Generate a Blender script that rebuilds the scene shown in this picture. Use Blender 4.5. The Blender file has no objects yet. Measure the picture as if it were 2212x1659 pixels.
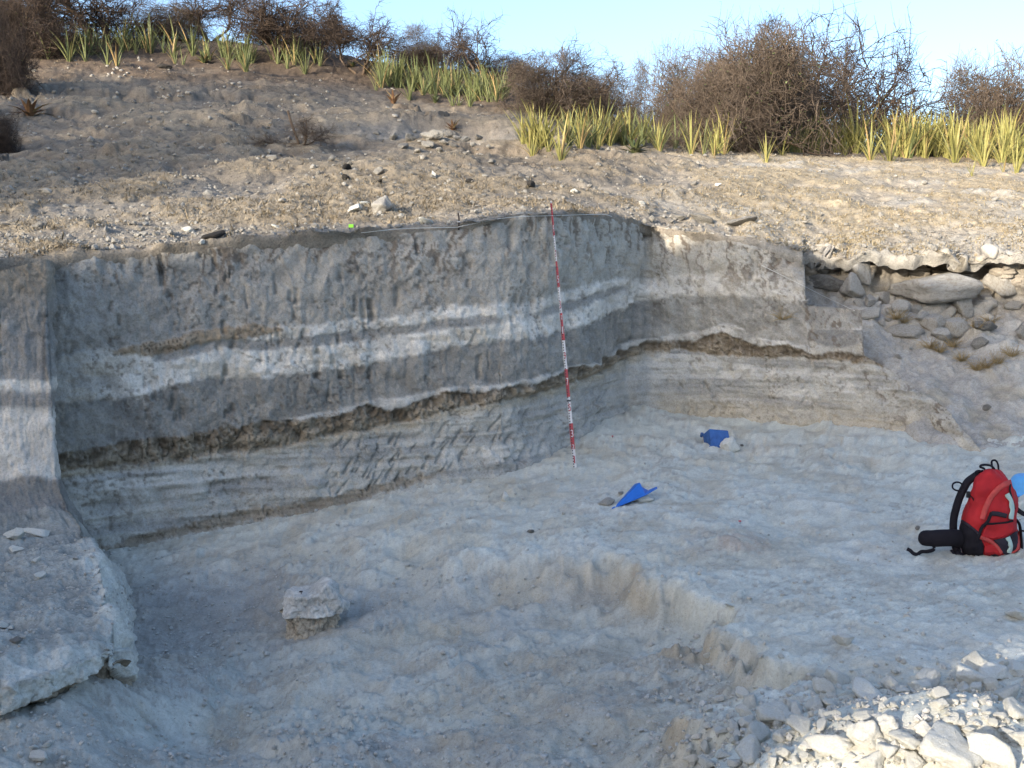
import bpy, bmesh, math, random
import numpy as np
from mathutils import Vector, Matrix
from mathutils.bvhtree import BVHTree

random.seed(7)
rng = np.random.default_rng(7)
SC = bpy.context.scene
COL = SC.collection
R = math.radians

# ------------------------------------------------------------------ camera, sky, sun
CX, CY, F = 1106.0, 829.5, 2236.0          # photo measured at 2212 x 1659
PITCH, CH = R(6.8), 1.55
cam_d = bpy.data.cameras.new('camera')
cam = bpy.data.objects.new('camera', cam_d)
COL.objects.link(cam)
cam.location = (0, 0, CH)
cam.rotation_euler = (R(90) - PITCH, 0, 0)
cam_d.sensor_width = 36
cam_d.lens = 36 * F / 2212
cam_d.clip_start, cam_d.clip_end = 0.05, 3000
SC.camera = cam

SUN_A, SUN_E = R(38), R(13)                # light travels towards (sinA, cosA)
world = bpy.data.worlds.new('World')
SC.world = world
world.use_nodes = True
wn = world.node_tree.nodes
wn.clear()
sky = wn.new('ShaderNodeTexSky')
sky.sky_type = 'NISHITA'
sky.sun_disc = False
sky.sun_elevation = SUN_E
sky.sun_rotation = math.pi + SUN_A
sky.air_density, sky.dust_density, sky.ozone_density = 0.75, 2.4, 1.8
bg = wn.new('ShaderNodeBackground')
bg.inputs['Strength'].default_value = 0.13
wo = wn.new('ShaderNodeOutputWorld')
world.node_tree.links.new(sky.outputs[0], bg.inputs[0])
world.node_tree.links.new(bg.outputs[0], wo.inputs[0])

sun_d = bpy.data.lights.new('sun', 'SUN')
sun_d.energy, sun_d.angle, sun_d.color = 2.2, R(0.5), (1.0, 0.89, 0.74)
sun = bpy.data.objects.new('sun', sun_d)
COL.objects.link(sun)
travel = Vector((math.sin(SUN_A) * math.cos(SUN_E), math.cos(SUN_A) * math.cos(SUN_E), -math.sin(SUN_E)))
sun.rotation_euler = travel.to_track_quat('-Z', 'Y').to_euler()

SC.view_settings.view_transform = 'Standard'
SC.view_settings.look = 'None'
SC.view_settings.gamma = 1.0
SC.view_settings.use_curve_mapping = False
SC.view_settings.exposure = 1.82

# ------------------------------------------------------------------ helpers
CP, SP = math.cos(PITCH), math.sin(PITCH)

def ray(x, y):
    a = (np.asarray(x, float) - CX) / F
    b = (np.asarray(y, float) - CY) / F
    return a, CP - b * SP, -SP - b * CP

def P(x, y, d):
    """photo measurement (x, y) at forward distance d -> world point"""
    a, dy, dz = ray(x, y)
    m = d / dy
    return np.stack(np.broadcast_arrays(a * m, np.asarray(d, float) + 0 * m, CH + dz * m), -1)

def dz_(x, y, z):
    """distance at which the sight line through (x, y) meets height z"""
    a, dy, dz = ray(x, y)
    return (z - CH) / dz * dy

def proj(p):
    p = np.asarray(p, float)
    X, Y, Z = p[..., 0], p[..., 1], p[..., 2] - CH
    fw = Y * CP - Z * SP
    dn = -Y * SP - Z * CP
    return CX + F * X / fw, CY + F * dn / fw

U32 = np.uint32
def _h(ix, iy, iz, seed):
    with np.errstate(over='ignore'):
        h = (ix.astype(U32) * U32(374761393) + iy.astype(U32) * U32(668265263)
             + iz.astype(U32) * U32(2147483647 ^ 0x5bd1e995) + U32(seed * 2654435761 % 4294967296))
        h = (h ^ (h >> U32(13))) * U32(1274126177)
        h = (h ^ (h >> U32(16))) * U32(2246822519)
        h = h ^ (h >> U32(15))
    return h.astype(np.float32) / np.float32(4294967295.0)

def vnoise(x, y, z, seed=0):
    x, y, z = np.broadcast_arrays(np.asarray(x, np.float32), np.asarray(y, np.float32), np.asarray(z, np.float32))
    fx, fy, fz = np.floor(x), np.floor(y), np.floor(z)
    ix, iy, iz = fx.astype(np.int64), fy.astype(np.int64), fz.astype(np.int64)
    u, v, w = x - fx, y - fy, z - fz
    u = u * u * u * (u * (u * 6 - 15) + 10)
    v = v * v * v * (v * (v * 6 - 15) + 10)
    w = w * w * w * (w * (w * 6 - 15) + 10)
    r = 0
    for a in (0, 1):
        for b in (0, 1):
            for c in (0, 1):
                k = (u if a else 1 - u) * (v if b else 1 - v) * (w if c else 1 - w)
                r = r + k * _h(ix + a, iy + b, iz + c, seed)
    return r * 2 - 1

def fbm(x, y, z, o=4, seed=0, gain=.5):
    r, a, f, t = 0, 1.0, 1.0, 0.0
    for i in range(o):
        r = r + a * vnoise(x * f + 7.3 * i, y * f - 3.1 * i, z * f + 1.7 * i, seed + i)
        t += a
        a *= gain
        f *= 2.03
    return r / t * 1.6

def ridged(x, y, z, o=3, seed=0):
    r, a, f, t = 0, 1.0, 1.0, 0.0
    for i in range(o):
        r = r + a * (1 - np.abs(vnoise(x * f + 5.1 * i, y * f, z * f, seed + i)) * 2)
        t += a
        a *= .5
        f *= 2.1
    return r / t

def worley(u, v, seed=0):
    fu, fv = np.floor(u), np.floor(v)
    f1 = np.full(u.shape, 9.0)
    f2 = np.full(u.shape, 9.0)
    idv = np.zeros(u.shape)
    for a in (-1, 0, 1):
        for b in (-1, 0, 1):
            iu, iv = (fu + a).astype(np.int64), (fv + b).astype(np.int64)
            z = np.zeros_like(iu)
            px = fu + a + _h(iu, iv, z, seed)
            py = fv + b + _h(iu, iv, z + 1, seed)
            d = np.hypot(px - u, py - v)
            new = d < f1
            f2 = np.where(new, f1, np.minimum(f2, d))
            idv = np.where(new, _h(iu, iv, z + 2, seed), idv)
            f1 = np.where(new, d, f1)
    return f1, f2, idv

def sst(a, b, x):
    t = np.clip((x - a) / (b - a), 0, 1)
    return t * t * (3 - 2 * t)

def mixc(c, new, m):
    return c * (1 - m[..., None]) + np.asarray(new, float) * m[..., None]

def tag(o, label=None, cat=None, group=None, kind=None):
    if label: o['label'] = label
    if cat: o['category'] = cat
    if group: o['group'] = group
    if kind: o['kind'] = kind
    return o

def link(o, parent=None):
    COL.objects.link(o)
    if parent is not None:
        o.parent = parent
    return o

def thing(name, loc, label, cat, group=None, rz=0.0):
    o = link(bpy.data.objects.new(name, None))
    o.location = loc
    o.rotation_euler = (0, 0, rz)
    o.empty_display_size = .05
    return tag(o, label, cat, group)

def mesh_np(name, V, faces, mat, smooth=True, col=None):
    """V (n,3); faces: list of int arrays (m,3) or (m,4)"""
    me = bpy.data.meshes.new(name)
    V = np.ascontiguousarray(V, np.float32).reshape(-1, 3)
    if not isinstance(faces, list):
        faces = [faces]
    loops = np.concatenate([f.reshape(-1) for f in faces]).astype(np.int32)
    sizes = np.concatenate([np.full(len(f), f.shape[1]) for f in faces])
    starts = np.concatenate([[0], np.cumsum(sizes)[:-1]]).astype(np.int32)
    me.vertices.add(len(V))
    me.vertices.foreach_set('co', V.ravel())
    me.loops.add(len(loops))
    me.loops.foreach_set('vertex_index', loops)
    me.polygons.add(len(sizes))
    me.polygons.foreach_set('loop_start', starts)
    me.polygons.foreach_set('use_smooth', np.full(len(sizes), smooth, bool))
    if col is not None:
        c = np.ones((len(V), 4), np.float32)
        c[:, :3] = np.clip(np.asarray(col).reshape(-1, 3), 0.01, 1)
        me.attributes.new('Col', 'FLOAT_COLOR', 'POINT').data.foreach_set('color', c.ravel())
    me.update(calc_edges=True)
    for m in (mat if isinstance(mat, (list, tuple)) else [mat]):
        me.materials.append(m)
    return me

def mesh_obj(name, V, faces, mat, parent=None, smooth=True, col=None):
    return link(bpy.data.objects.new(name, mesh_np(name, V, faces, mat, smooth, col)), parent)

def gridfaces(r, c, wrap=False):
    i = np.arange(r * c).reshape(r, c)
    if wrap:
        j = np.roll(i, -1, 1)
        return np.stack([i[:-1], j[:-1], j[1:], i[1:]], -1).reshape(-1, 4)
    return np.stack([i[:-1, :-1], i[:-1, 1:], i[1:, 1:], i[1:, :-1]], -1).reshape(-1, 4)

def gnormals(V):
    du = np.gradient(V, axis=1)
    dv = np.gradient(V, axis=0)
    n = np.cross(du, dv)
    n /= np.linalg.norm(n, axis=-1, keepdims=True) + 1e-9
    return n

def catmull(K, n):
    """K (k, ...) knots -> resampled with n[i] steps in segment i"""
    out = []
    k = len(K)
    for i in range(k - 1):
        p0, p1, p2, p3 = K[max(i - 1, 0)], K[i], K[i + 1], K[min(i + 2, k - 1)]
        l = np.linalg.norm(p2 - p1, axis=-1, keepdims=True) + 1e-6
        m1, m2 = (p2 - p0) * .5, (p3 - p1) * .5
        for m in (m1, m2):
            ln = np.linalg.norm(m, axis=-1, keepdims=True) + 1e-9
            m *= np.minimum(1, l / ln)
        for s in np.arange(n[i]) / n[i]:
            h1, h2 = 2*s**3 - 3*s**2 + 1, s**3 - 2*s**2 + s
            h3, h4 = -2*s**3 + 3*s**2, s**3 - s**2
            out.append(h1*p1 + h2*m1 + h3*p2 + h4*m2)
    out.append(K[-1])
    return np.array(out)

def smooth1(a, n):
    k = np.ones(n) / n
    p = np.pad(a, (n // 2, n - 1 - n // 2), mode='edge')
    return np.convolve(p, k, 'valid')

# ------------------------------------------------------------------ materials
def nodes_of(m):
    m.use_nodes = True
    nt = m.node_tree
    return nt, nt.nodes, nt.links, nt.nodes['Principled BSDF']

def noise_node(nt, vec, scale, detail=4.0, rough=.6):
    n = nt.nodes.new('ShaderNodeTexNoise')
    n.inputs['Scale'].default_value = scale
    n.inputs['Detail'].default_value = detail
    n.inputs['Roughness'].default_value = rough
    nt.links.new(vec, n.inputs['Vector'])
    return n.outputs['Fac']

def ramp_node(nt, fac, stops):
    r = nt.nodes.new('ShaderNodeValToRGB')
    el = r.color_ramp.elements
    while len(el) < len(stops):
        el.new(.5)
    for e, (p, c) in zip(el, stops):
        e.position = p
        e.color = (*c, 1) if len(c) == 3 else c
    nt.links.new(fac, r.inputs[0])
    return r.outputs[0]

def mul_node(nt, a, b, fac=1.0, mode='MULTIPLY'):
    m = nt.nodes.new('ShaderNodeMix')
    m.data_type, m.blend_type = 'RGBA', mode
    m.inputs[0].default_value = fac
    nt.links.new(a, m.inputs[6])
    nt.links.new(b, m.inputs[7])
    return m.outputs[2]

def bump_chain(nt, vec, bsdf, specs):
    prev = None
    for scale, strength, dist, detail in specs:
        b = nt.nodes.new('ShaderNodeBump')
        b.inputs['Strength'].default_value = strength
        b.inputs['Distance'].default_value = dist
        nt.links.new(noise_node(nt, vec, scale, detail, .65), b.inputs['Height'])
        if prev:
            nt.links.new(prev, b.inputs['Normal'])
        prev = b.outputs['Normal']
    nt.links.new(prev, bsdf.inputs['Normal'])

def earth_mat(name, specs, speck=.25, tint=(1, 1, 1)):
    m = bpy.data.materials.new(name)
    nt, N, L, b = nodes_of(m)
    at = N.new('ShaderNodeAttribute')
    at.attribute_name = 'Col'
    tc = N.new('ShaderNodeTexCoord').outputs['Object']
    c = at.outputs['Color']
    v = 1 - speck
    c = mul_node(nt, c, ramp_node(nt, noise_node(nt, tc, 9, 5, .62), [(.3, (v, v, v)), (.7, (1.08, 1.06, 1.03))]))
    c = mul_node(nt, c, ramp_node(nt, noise_node(nt, tc, 70, 4, .7), [(.33, (v, v*.98, v*.95)), (.5, (1, 1, 1)), (.72, (1.12, 1.12, 1.12))]))
    c = mul_node(nt, c, ramp_node(nt, noise_node(nt, tc, 210, 2, .6), [(.30, (.62, .60, .57)), (.40, (1, 1, 1)), (.66, (1, 1, 1)), (.74, (1.22, 1.21, 1.19))]))
    L.new(c, b.inputs['Base Color'])
    b.inputs['Roughness'].default_value = .95
    b.inputs['Specular IOR Level'].default_value = .15
    bump_chain(nt, tc, b, specs)
    return m

def rock_mat(name, c1, c2, dirt, bump=.012):
    m = bpy.data.materials.new(name)
    nt, N, L, b = nodes_of(m)
    tc = N.new('ShaderNodeTexCoord').outputs['Object']
    oi = N.new('ShaderNodeObjectInfo')
    add = N.new('ShaderNodeVectorMath')
    add.operation = 'ADD'
    L.new(tc, add.inputs[0])
    sc = N.new('ShaderNodeVectorMath')
    sc.operation = 'SCALE'
    sc.inputs[0].default_value = (37, 21, 53)
    L.new(oi.outputs['Random'], sc.inputs['Scale'])
    L.new(sc.outputs[0], add.inputs[1])
    vec = add.outputs[0]
    c = ramp_node(nt, oi.outputs['Random'], [(0, c1), (1, c2)])
    c = mul_node(nt, c, ramp_node(nt, noise_node(nt, vec, 11, 5, .65), [(.36, dirt), (.56, (1, 1, 1))]))
    c = mul_node(nt, c, ramp_node(nt, noise_node(nt, vec, 90, 3, .7), [(.3, (.78, .77, .75)), (.6, (1.05, 1.05, 1.05))]))
    L.new(c, b.inputs['Base Color'])
    b.inputs['Roughness'].default_value = .93
    b.inputs['Specular IOR Level'].default_value = .15
    bump_chain(nt, vec, b, [(25, .7, bump, 5), (120, .5, bump * .35, 4)])
    return m

def plain_mat(name, c, rough=.6, spec=.3, var=.18, bump=None, scale=30):
    m = bpy.data.materials.new(name)
    nt, N, L, b = nodes_of(m)
    tc = N.new('ShaderNodeTexCoord').outputs['Object']
    lo = tuple(x * (1 - var) for x in c)
    hi = tuple(min(1, x * (1 + var)) for x in c)
    L.new(ramp_node(nt, noise_node(nt, tc, scale, 4), [(.3, lo), (.7, hi)]), b.inputs['Base Color'])
    b.inputs['Roughness'].default_value = rough
    b.inputs['Specular IOR Level'].default_value = spec
    if bump:
        bump_chain(nt, tc, b, [bump])
    return m

def leaf_mat(name, c1, c2, dry=(.33, .24, .12)):
    m = bpy.data.materials.new(name)
    nt, N, L, b = nodes_of(m)
    oi = N.new('ShaderNodeObjectInfo')
    tc = N.new('ShaderNodeTexCoord').outputs['Object']
    c = ramp_node(nt, oi.outputs['Random'], [(0, c1), (.86, c2), (.93, dry), (1, dry)])
    c = mul_node(nt, c, ramp_node(nt, noise_node(nt, tc, 14, 3), [(.3, (.8, .82, .75)), (.7, (1.1, 1.08, 1.0))]))
    L.new(c, b.inputs['Base Color'])
    b.inputs['Roughness'].default_value = .5
    b.inputs['Specular IOR Level'].default_value = .3
    return m

M = {}
M['wall'] = earth_mat('cut_sediment', [(30, .55, .02, 6), (140, .5, .006, 4)], .22)
M['floor'] = earth_mat('pit_floor_silt', [(24, .5, .010, 6), (110, .5, .004, 4)], .12)
M['hill'] = earth_mat('dry_hillside_soil', [(9, .6, .05, 6), (60, .6, .015, 4)], .32)
M['pale_rock'] = rock_mat('pale_chalky_rock', (.66, .655, .60), (.78, .77, .715), (.88, .86, .81), .010)
M['crumb'] = rock_mat('chalk_crumb', (.50, .485, .45), (.54, .525, .485), (.84, .82, .78))
M['bank_rock'] = rock_mat('dusty_grey_bank_rock', (.38, .365, .335), (.50, .48, .44), (.74, .71, .67), .02)
M['grey_rock'] = rock_mat('grey_weathered_rock', (.25, .24, .22), (.36, .345, .31), (.66, .64, .62), .02)
M['dark_rock'] = rock_mat('dark_lava_rock', (.035, .033, .03), (.06, .055, .05), (.7, .7, .7))
M['bark'] = plain_mat('grey_brown_bark', (.115, .085, .062), .9, .1, .35, None, 12)
M['twig'] = plain_mat('brown_thorn_twig', (.135, .106, .083), .9, .1, .35, None, 3)
M['twig_dark'] = plain_mat('dark_thorn_twig', (.07, .054, .045), .9, .1, .35, None, 3)
M['green_leaf'] = plain_mat('small_green_leaf', (.085, .11, .04), .6, .25, .35, None, 5)
M['spear_yellow'] = leaf_mat('yellow_green_spear_leaf', (.22, .215, .075), (.34, .31, .115))
M['spear_green'] = leaf_mat('green_spear_leaf', (.115, .14, .062), (.18, .195, .085))
M['aloe_red'] = leaf_mat('reddish_aloe_leaf', (.16, .085, .05), (.20, .12, .07))
M['aloe_dark'] = leaf_mat('dark_green_aloe_leaf', (.055, .075, .035), (.09, .10, .045))
M['grass'] = earth_mat('dry_grass_blade', [(40, .1, .002, 2)], .15)

# ------------------------------------------------------------------ terrain: cut wall of the pit
def tab(rows):
    a = np.array(rows, float)
    return lambda x, k=1: np.interp(x, a[:, 0], a[:, k])

TOP = tab([(40,575,6.4),(105,565,6.5),(200,551,6.65),(300,540,6.8),(430,527,6.95),(560,515,7.1),(660,509,7.2),(760,502,7.35),
           (930,490,7.6),(1000,482,7.7),(1060,468,7.8),(1130,457,7.95),(1190,458,8.1),(1250,458,8.45),(1320,465,9.0),(1365,475,9.4),(1402,485,9.78),
           (1440,492,9.70),(1560,510,9.5),(1700,540,9.32),(1737,556,9.27),(1742,659,9.22),(1862,668,9.05),(1867,768,8.98),
           (1930,806,8.85),(2030,880,8.55),(2118,974,8.2)])
BASE = tab([(40,1235,-.34),(240,1192,-.31),(500,1132,-.23),(850,1062,-.1),(1090,1015,0),(1242,965,.04),(1300,930,.1),
            (1366,884,.2),(1402,890,.17),(1560,907,.1),(1800,922,.1),(2000,942,.1),(2118,980,.05)])

def band(x, y, top, bot, edge=3.0, wob=0.0, rag=None):
    """soft mask of a layer lying between two measured lines"""
    r = wob if rag is None else wob + rag
    return sst(-edge, edge, y + r - top(x)) * sst(-edge, edge, bot(x) - (y + r))

W1T = tab([(40,786),(113,775),(197,760),(250,754),(330,738),(430,718),(520,707),(617,706),(730,693),(870,686),(997,663),(1127,660),(1204,640),(1270,618),(1360,600),(1470,592),(1600,598),(1738,604),(2200,640)])
W2B = tab([(40,890),(120,880),(200,868),(300,855),(400,822),(470,818),(600,810),(737,798),(840,782),(910,767),(1000,750),(1090,738),(1200,722),(1280,702),(1337,674),(1400,640),(1470,636),(1600,645),(1738,655),(2200,680)])
G1T = tab([(330,752),(470,739),(560,733),(650,729),(737,718),(870,706),(950,696),(1040,684),(1130,688),(1227,655),(1337,620),(1400,612)])
G1B = tab([(330,778),(400,770),(470,757),(600,754),(737,744),(870,727),(1000,712),(1130,694),(1227,680),(1337,636),(1400,618)])
LENT = tab([(240,757),(330,735),(430,715),(520,704),(560,699),(612,708)])
LENB = tab([(240,762),(330,766),(420,746),(520,733),(600,715),(612,710)])
BRT = tab([(40,1000),(120,988),(180,982),(253,958),(320,943),(387,940),(460,925),(533,914),(600,905),(660,905),(700,901),(737,898),(770,884),(797,873),(820,886),(850,888),(884,876),(904,868),(950,856),(984,848),(1020,850),(1097,838),(1160,828),(1204,812),(1230,797),(1250,794),(1304,788),(1312,770),(1370,755),(1400,736),(1440,733),(1475,736),(1528,728),(1558,717),(1582,730),(1642,752),(1708,748),(1752,766),(1825,762),(1868,768),(2200,790)])
BRB = tab([(40,1040),(120,1030),(233,1010),(300,1003),(380,996),(467,978),(567,973),(733,941),(800,930),(897,912),(987,886),(1117,866),(1197,846),(1270,823),(1364,780),(1400,758),(1475,753),(1552,770),(1642,776),(1728,774),(1868,784),(2200,800)])
W3T = tab([(590,905),(660,897),(737,886),(797,868),(884,856),(984,838),(1104,829),(1160,813),(1204,806),(1227,795),(1250,791),(1304,783),(1337,757),(1380,735),(1430,724),(1470,718),(1530,712),(1560,700),(1585,704),(1640,732),(1700,740),(1752,752),(1868,700)])
LBT = tab([(200,1186),(240,1180),(333,1143),(413,1130),(473,1113),(550,1093),(667,1080),(733,1070),(817,1046),(904,1033),(960,1022)])
LBB = tab([(200,1210),(240,1204),(333,1166),(413,1150),(480,1140),(550,1120),(667,1102),(737,1094),(820,1068),(904,1046),(960,1026)])

C_GREY, C_GREYD, C_WHITE = (.43, .405, .36), (.285, .275, .25), (.80, .765, .695)
C_BROWN, C_TAN, C_SOIL = (.285, .235, .17), (.47, .41, .31), (.32, .275, .215)

xs = np.arange(40, 2118.5, 3.0)
NR = 250
TOPF = tab([(1700,540,9.32),(1737,556,9.27),(1870,600,9.1),(2118,680,8.45)])   # the plane the right face would fill uncut
PT = np.where((xs < 1700)[:, None], P(xs, TOP(xs, 1), TOP(xs, 2)), P(xs, TOPF(xs, 1), TOPF(xs, 2)))
bz = BASE(xs, 2)
PB = P(xs, BASE(xs, 1), dz_(xs, BASE(xs, 1), bz))
PB2 = PB + np.array([0, 0, -.22]) + (PB - PT) * .02
tt = np.linspace(0, 1, 400)[:, None]
_, yt = proj(PT + (PB2 - PT) * tt[..., None])
t0 = np.array([np.interp(TOP(xv, 1), yt[:, i], tt[:, 0]) for i, xv in enumerate(xs)])
tf = np.linspace(0, 1, NR)[:, None] + 0 * t0[None]
n = gnormals(PT + (PB2 - PT) * tf[..., None])
t = np.maximum(tf, t0[None])
V = PT + (PB2 - PT) * t[..., None]
# the corner and the long face bulge a little, the foot flares out
flare = sst(.72, 1.0, t) * .10 - sst(0, .5, t) * .05
X0, Y0 = proj(V)
n *= np.where((n[..., 1] > 0)[..., None], -1, 1)
s = np.cumsum(np.r_[0, np.linalg.norm(np.diff(PB[:, :2], axis=0), axis=1)])[None, :] + 0 * t
h = V[..., 2]
wx = fbm(s * 2.2, h * 2.5, 0, 4, 3)
wob = 6 * fbm(s * 3, h * .5, 1, 3, 5) + 4.5 * fbm(s * 14, h * 9, 2, 4, 9) + 2.5 * fbm(s * 45, h * 40, 15, 2, 10)
rough = fbm(s * 9, h * 9, 3, 4, 11)
fine = fbm(s * 40, h * 34, 4, 3, 13)
streak = fbm(s * 16, h * 2.6, 5, 3, 17)
diag = fbm(s * 10 + h * 9, h * 4 - s * 2, 6, 3, 19)
lam = fbm(s * 1.6, h * 26, 7, 3, 23)
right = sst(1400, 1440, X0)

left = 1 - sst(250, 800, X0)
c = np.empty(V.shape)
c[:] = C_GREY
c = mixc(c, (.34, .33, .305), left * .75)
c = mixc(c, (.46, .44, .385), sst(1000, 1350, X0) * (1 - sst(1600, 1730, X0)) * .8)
c *= (1 + .10 * wx + .10 * rough + .07 * streak)[..., None]
mask_low = sst(-4, 4, Y0 + wob - BRB(X0))
# dark grey ash below the white beds
mG2 = band(X0, Y0, W2B, BRT, 5.5, wob)
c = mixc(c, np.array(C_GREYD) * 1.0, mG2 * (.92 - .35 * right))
blot = fbm(s * 2.2, h * 5, 16, 4, 50)
c = mixc(c, (.38, .37, .34), mG2 * sst(.15, .7, blot) * .45)
c *= (1 + mG2 * (.16 * diag + .08 * rough))[..., None]
# white beds with the grey seam and the brown lens
mW = band(X0, Y0, W1T, W2B, 6, wob)
wcol = np.clip(.95 + .34 * wx + .3 * rough, .35, 1.0)
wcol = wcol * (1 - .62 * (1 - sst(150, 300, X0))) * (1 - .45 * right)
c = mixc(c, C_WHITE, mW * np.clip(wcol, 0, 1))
c = mixc(c, C_TAN, mW * sst(.25, .7, fbm(s * 5, h * 14, 8, 3, 31)) * .45)
mG1 = band(X0, Y0, G1T, G1B, 4.5, wob * .9) * sst(322, 345, X0) * (1 - sst(1345, 1380, X0)) * (1 - .8 * band(X0, Y0 * 0 + X0, lambda q: 1085 + 0 * q, lambda q: 1185 + 0 * q, 25))
c = mixc(c, (.33, .32, .30), mG1 * .88)
mLn = band(X0, Y0, LENT, LENB, 4, wob * 1.0) * sst(238, 250, X0) * (1 - sst(604, 613, X0))
c = mixc(c, (.31, .235, .15), mLn * .85)
# thin white bed over the cracked brown clay
mW3 = band(X0, Y0, W3T, BRT, 3, wob * .6) * sst(585, 640, X0)
c = mixc(c, (.66, .63, .57), mW3 * np.clip(.72 + .6 * rough + .3 * wx, .1, 1))
# below the clay: pale laminated silts
cl = np.array((.47, .455, .41)) * (1 + .13 * lam + .07 * rough + .06 * fine)[..., None]
pale = sst(.05, .55, fbm(s * .9, h * 9, 9, 3, 37) + .25 * rough)
cl = mixc(cl, (.64, .62, .57), pale * .75)
cl = mixc(cl, (.35, .345, .325), sst(.1, .6, fbm(s * 1.3, h * 11, 10, 3, 41) + .2 * diag) * .8)
cl = mixc(cl, np.array((.47, .455, .42)), sst(1050, 1250, X0) * (1 - sst(1395, 1420, X0)) * .55)
cl = mixc(cl, C_TAN, sst(-70, -10, Y0 - BASE(X0, 1)) * right * .75 * (1 - sst(1980, 2080, X0) * .4))
cl = mixc(cl, C_TAN, (1 - sst(4, 22, Y0 - BRB(X0))) * .75 * (1 - right))
c = c * (1 - mask_low[..., None]) + cl * mask_low[..., None]
mLB = band(X0, Y0, LBT, LBB, 4.5, wob * 1.1) * sst(190, 225, X0) * (1 - sst(930, 975, X0))
c = mixc(c, (.28, .23, .165), mLB * .8)
# pale round lens and grey half lens at the right end
ex, ey = (X0 - 1812) / 58, (Y0 - 722) / 28
mE = sst(1.25, .9, np.hypot(ex, ey)) * (Y0 > 712) * right
c = mixc(c, (.26, .255, .24), mE * .9)
mE2 = sst(1735, 1760, X0) * band(X0, Y0, lambda q: 738 + 0 * q, BRT, 4, wob)
c = mixc(c, (.50, .47, .41), mE2 * (1 - mE) * .9)
# brown cracked clay
cu, cv = s / .06 + .35 * rough, h / .12 + .4 * streak
f1, f2, cid = worley(cu, cv, 5)
mBR = band(X0, Y0, BRT, BRB, 3.2, wob * .9 + 5 * (cid - .5) * sst(0, 25, Y0 - BRT(X0)))
f1b, f2b, cidb = worley(cu * 2.1, cv * 1.7, 8)
crack = np.maximum(1 - sst(.02, .11, f2 - f1), .6 * (1 - sst(.02, .13, f2b - f1b)))
bc = np.array(C_BROWN) * (.82 + .22 * cid * cidb + .30 * rough + .25 * wx + .12 * fine)[..., None]
bc = mixc(bc, (.43, .365, .275), sst(.3, 1, (Y0 - BRT(X0)) / (BRB(X0) - BRT(X0) + 1) + .3 * rough) * .75)
bc = mixc(bc, (.14, .11, .08), (1 - sst(.0, .5, (Y0 - BRT(X0)) / (BRB(X0) - BRT(X0) + 1) + .35 * rough)) * .6)
bc = mixc(bc, (.30, .265, .20), sst(.55, .95, fbm(s * 12, h * 12, 14, 3, 49) + cid * .4) * .5)
bc = mixc(bc, (.10, .08, .058), crack * np.clip(.35 + .6 * wx + .4 * rough, .05, .8))
c = c * (1 - mBR[..., None]) + bc * mBR[..., None]
crk2 = (1 - sst(.02, .11, f2b - f1b)) * (mLn + mLB) * sst(-.3, .3, rough)
c = mixc(c, (.05, .04, .028), np.clip(crk2, 0, 1) * .5)
# brown topsoil at the lip with roots hanging down
dy0 = Y0 - TOP(X0, 1)
lip = (1 - sst(-4, 22, dy0 + 20 * streak + 12 * rough + 10 * wx)) * (X0 < 1735)
c = mixc(c, C_SOIL, lip * .6)
root = sst(.45, .75, fbm(s * 34 + 2 * rough, h * 5, 11, 2, 43)) * (1 - sst(20, 190, dy0))
c = mixc(c, (.14, .105, .075), root * .75)
# fine white root flecks
fl = sst(.62, .8, fbm(s * 60 + h * 12, h * 16, 12, 2, 47))
c = mixc(c, (.55, .50, .42), fl * .28)

disp = flare + .03 * wx + .014 * rough + .005 * fine + .007 * streak * (1 - mask_low) + .008 * diag + .012 * lam * mask_low
tw, th, tid = worley(s / .16, h / .55, 21)
disp += .018 * (tid - .5) * sst(.02, .10, th - tw) * (1 - mBR)
disp += mW * .012 - mG1 * .014 + mLn * (.012 - .014 * crk2) + mW3 * .022
disp += mBR * (.012 - .020 * crack + .012 * (cid - .5) + .016 * rough + .006 * fine) - .035 * sst(.55, 1., (Y0 - BRT(X0)) / (BRB(X0) - BRT(X0) + 1)) * mBR
xcr = 1402 - 38 * sst(480, 890, Y0)
disp -= .06 * np.exp(-((X0 - xcr) / 6.0) ** 2) + .018 * np.exp(-((X0 - xcr + 16) / 14.0) ** 2)
disp += mLB * (-.010 - .012 * crk2)
disp -= .022 * sst(14, 0, dy0) * (1 + .8 * rough) - .02 * lip * rough
pock = sst(.52, .72, fbm(s * 42, h * 38, 17, 2, 52)) * sst(-.2, .4, fbm(s * 4, h * 4, 18, 2, 53))
c = mixc(c, (.16, .135, .11), pock * .5 * (1 - mBR))
disp -= pock * .008
# pick marks: slanting grooves left by the diggers
grooves = []
gr = random.Random(3)
for _ in range(85):
    gx = gr.uniform(700, 1330)
    gy = gr.uniform(BRB(gx) + 12, BASE(gx, 1) - 15)
    grooves.append((gx, gy, gr.uniform(14, 46), R(gr.uniform(48, 66)), gr.uniform(1.6, 3.4)))
for gx, gy, gl, ga in ((1025,730,42,66),(850,950,26,60),(905,900,20,50),(990,945,40,58),(952,985,42,58),(920,1000,34,60),(1110,985,40,35)):
    grooves.append((gx, gy, gl, R(ga), 4.0))
for _ in range(70):
    gx = gr.uniform(1430, 2040)
    lo = max(BRB(gx), TOP(gx, 1)) + 12
    gy = gr.uniform(lo, BASE(gx, 1) - 6)
    grooves.append((gx, gy, gr.uniform(12, 36), R(gr.choice([45, 52, 60, -52, -60]) if gx < 1560 else gr.uniform(38, 62)), gr.uniform(1.4, 2.8)))
for _ in range(60):
    gx = gr.uniform(140, 1380)
    gy = gr.uniform(TOP(gx, 1) + 30, BRT(gx) - 12)
    grooves.append((gx, gy, gr.uniform(18, 55), R(gr.uniform(78, 100)), gr.uniform(2, 7)))
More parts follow.
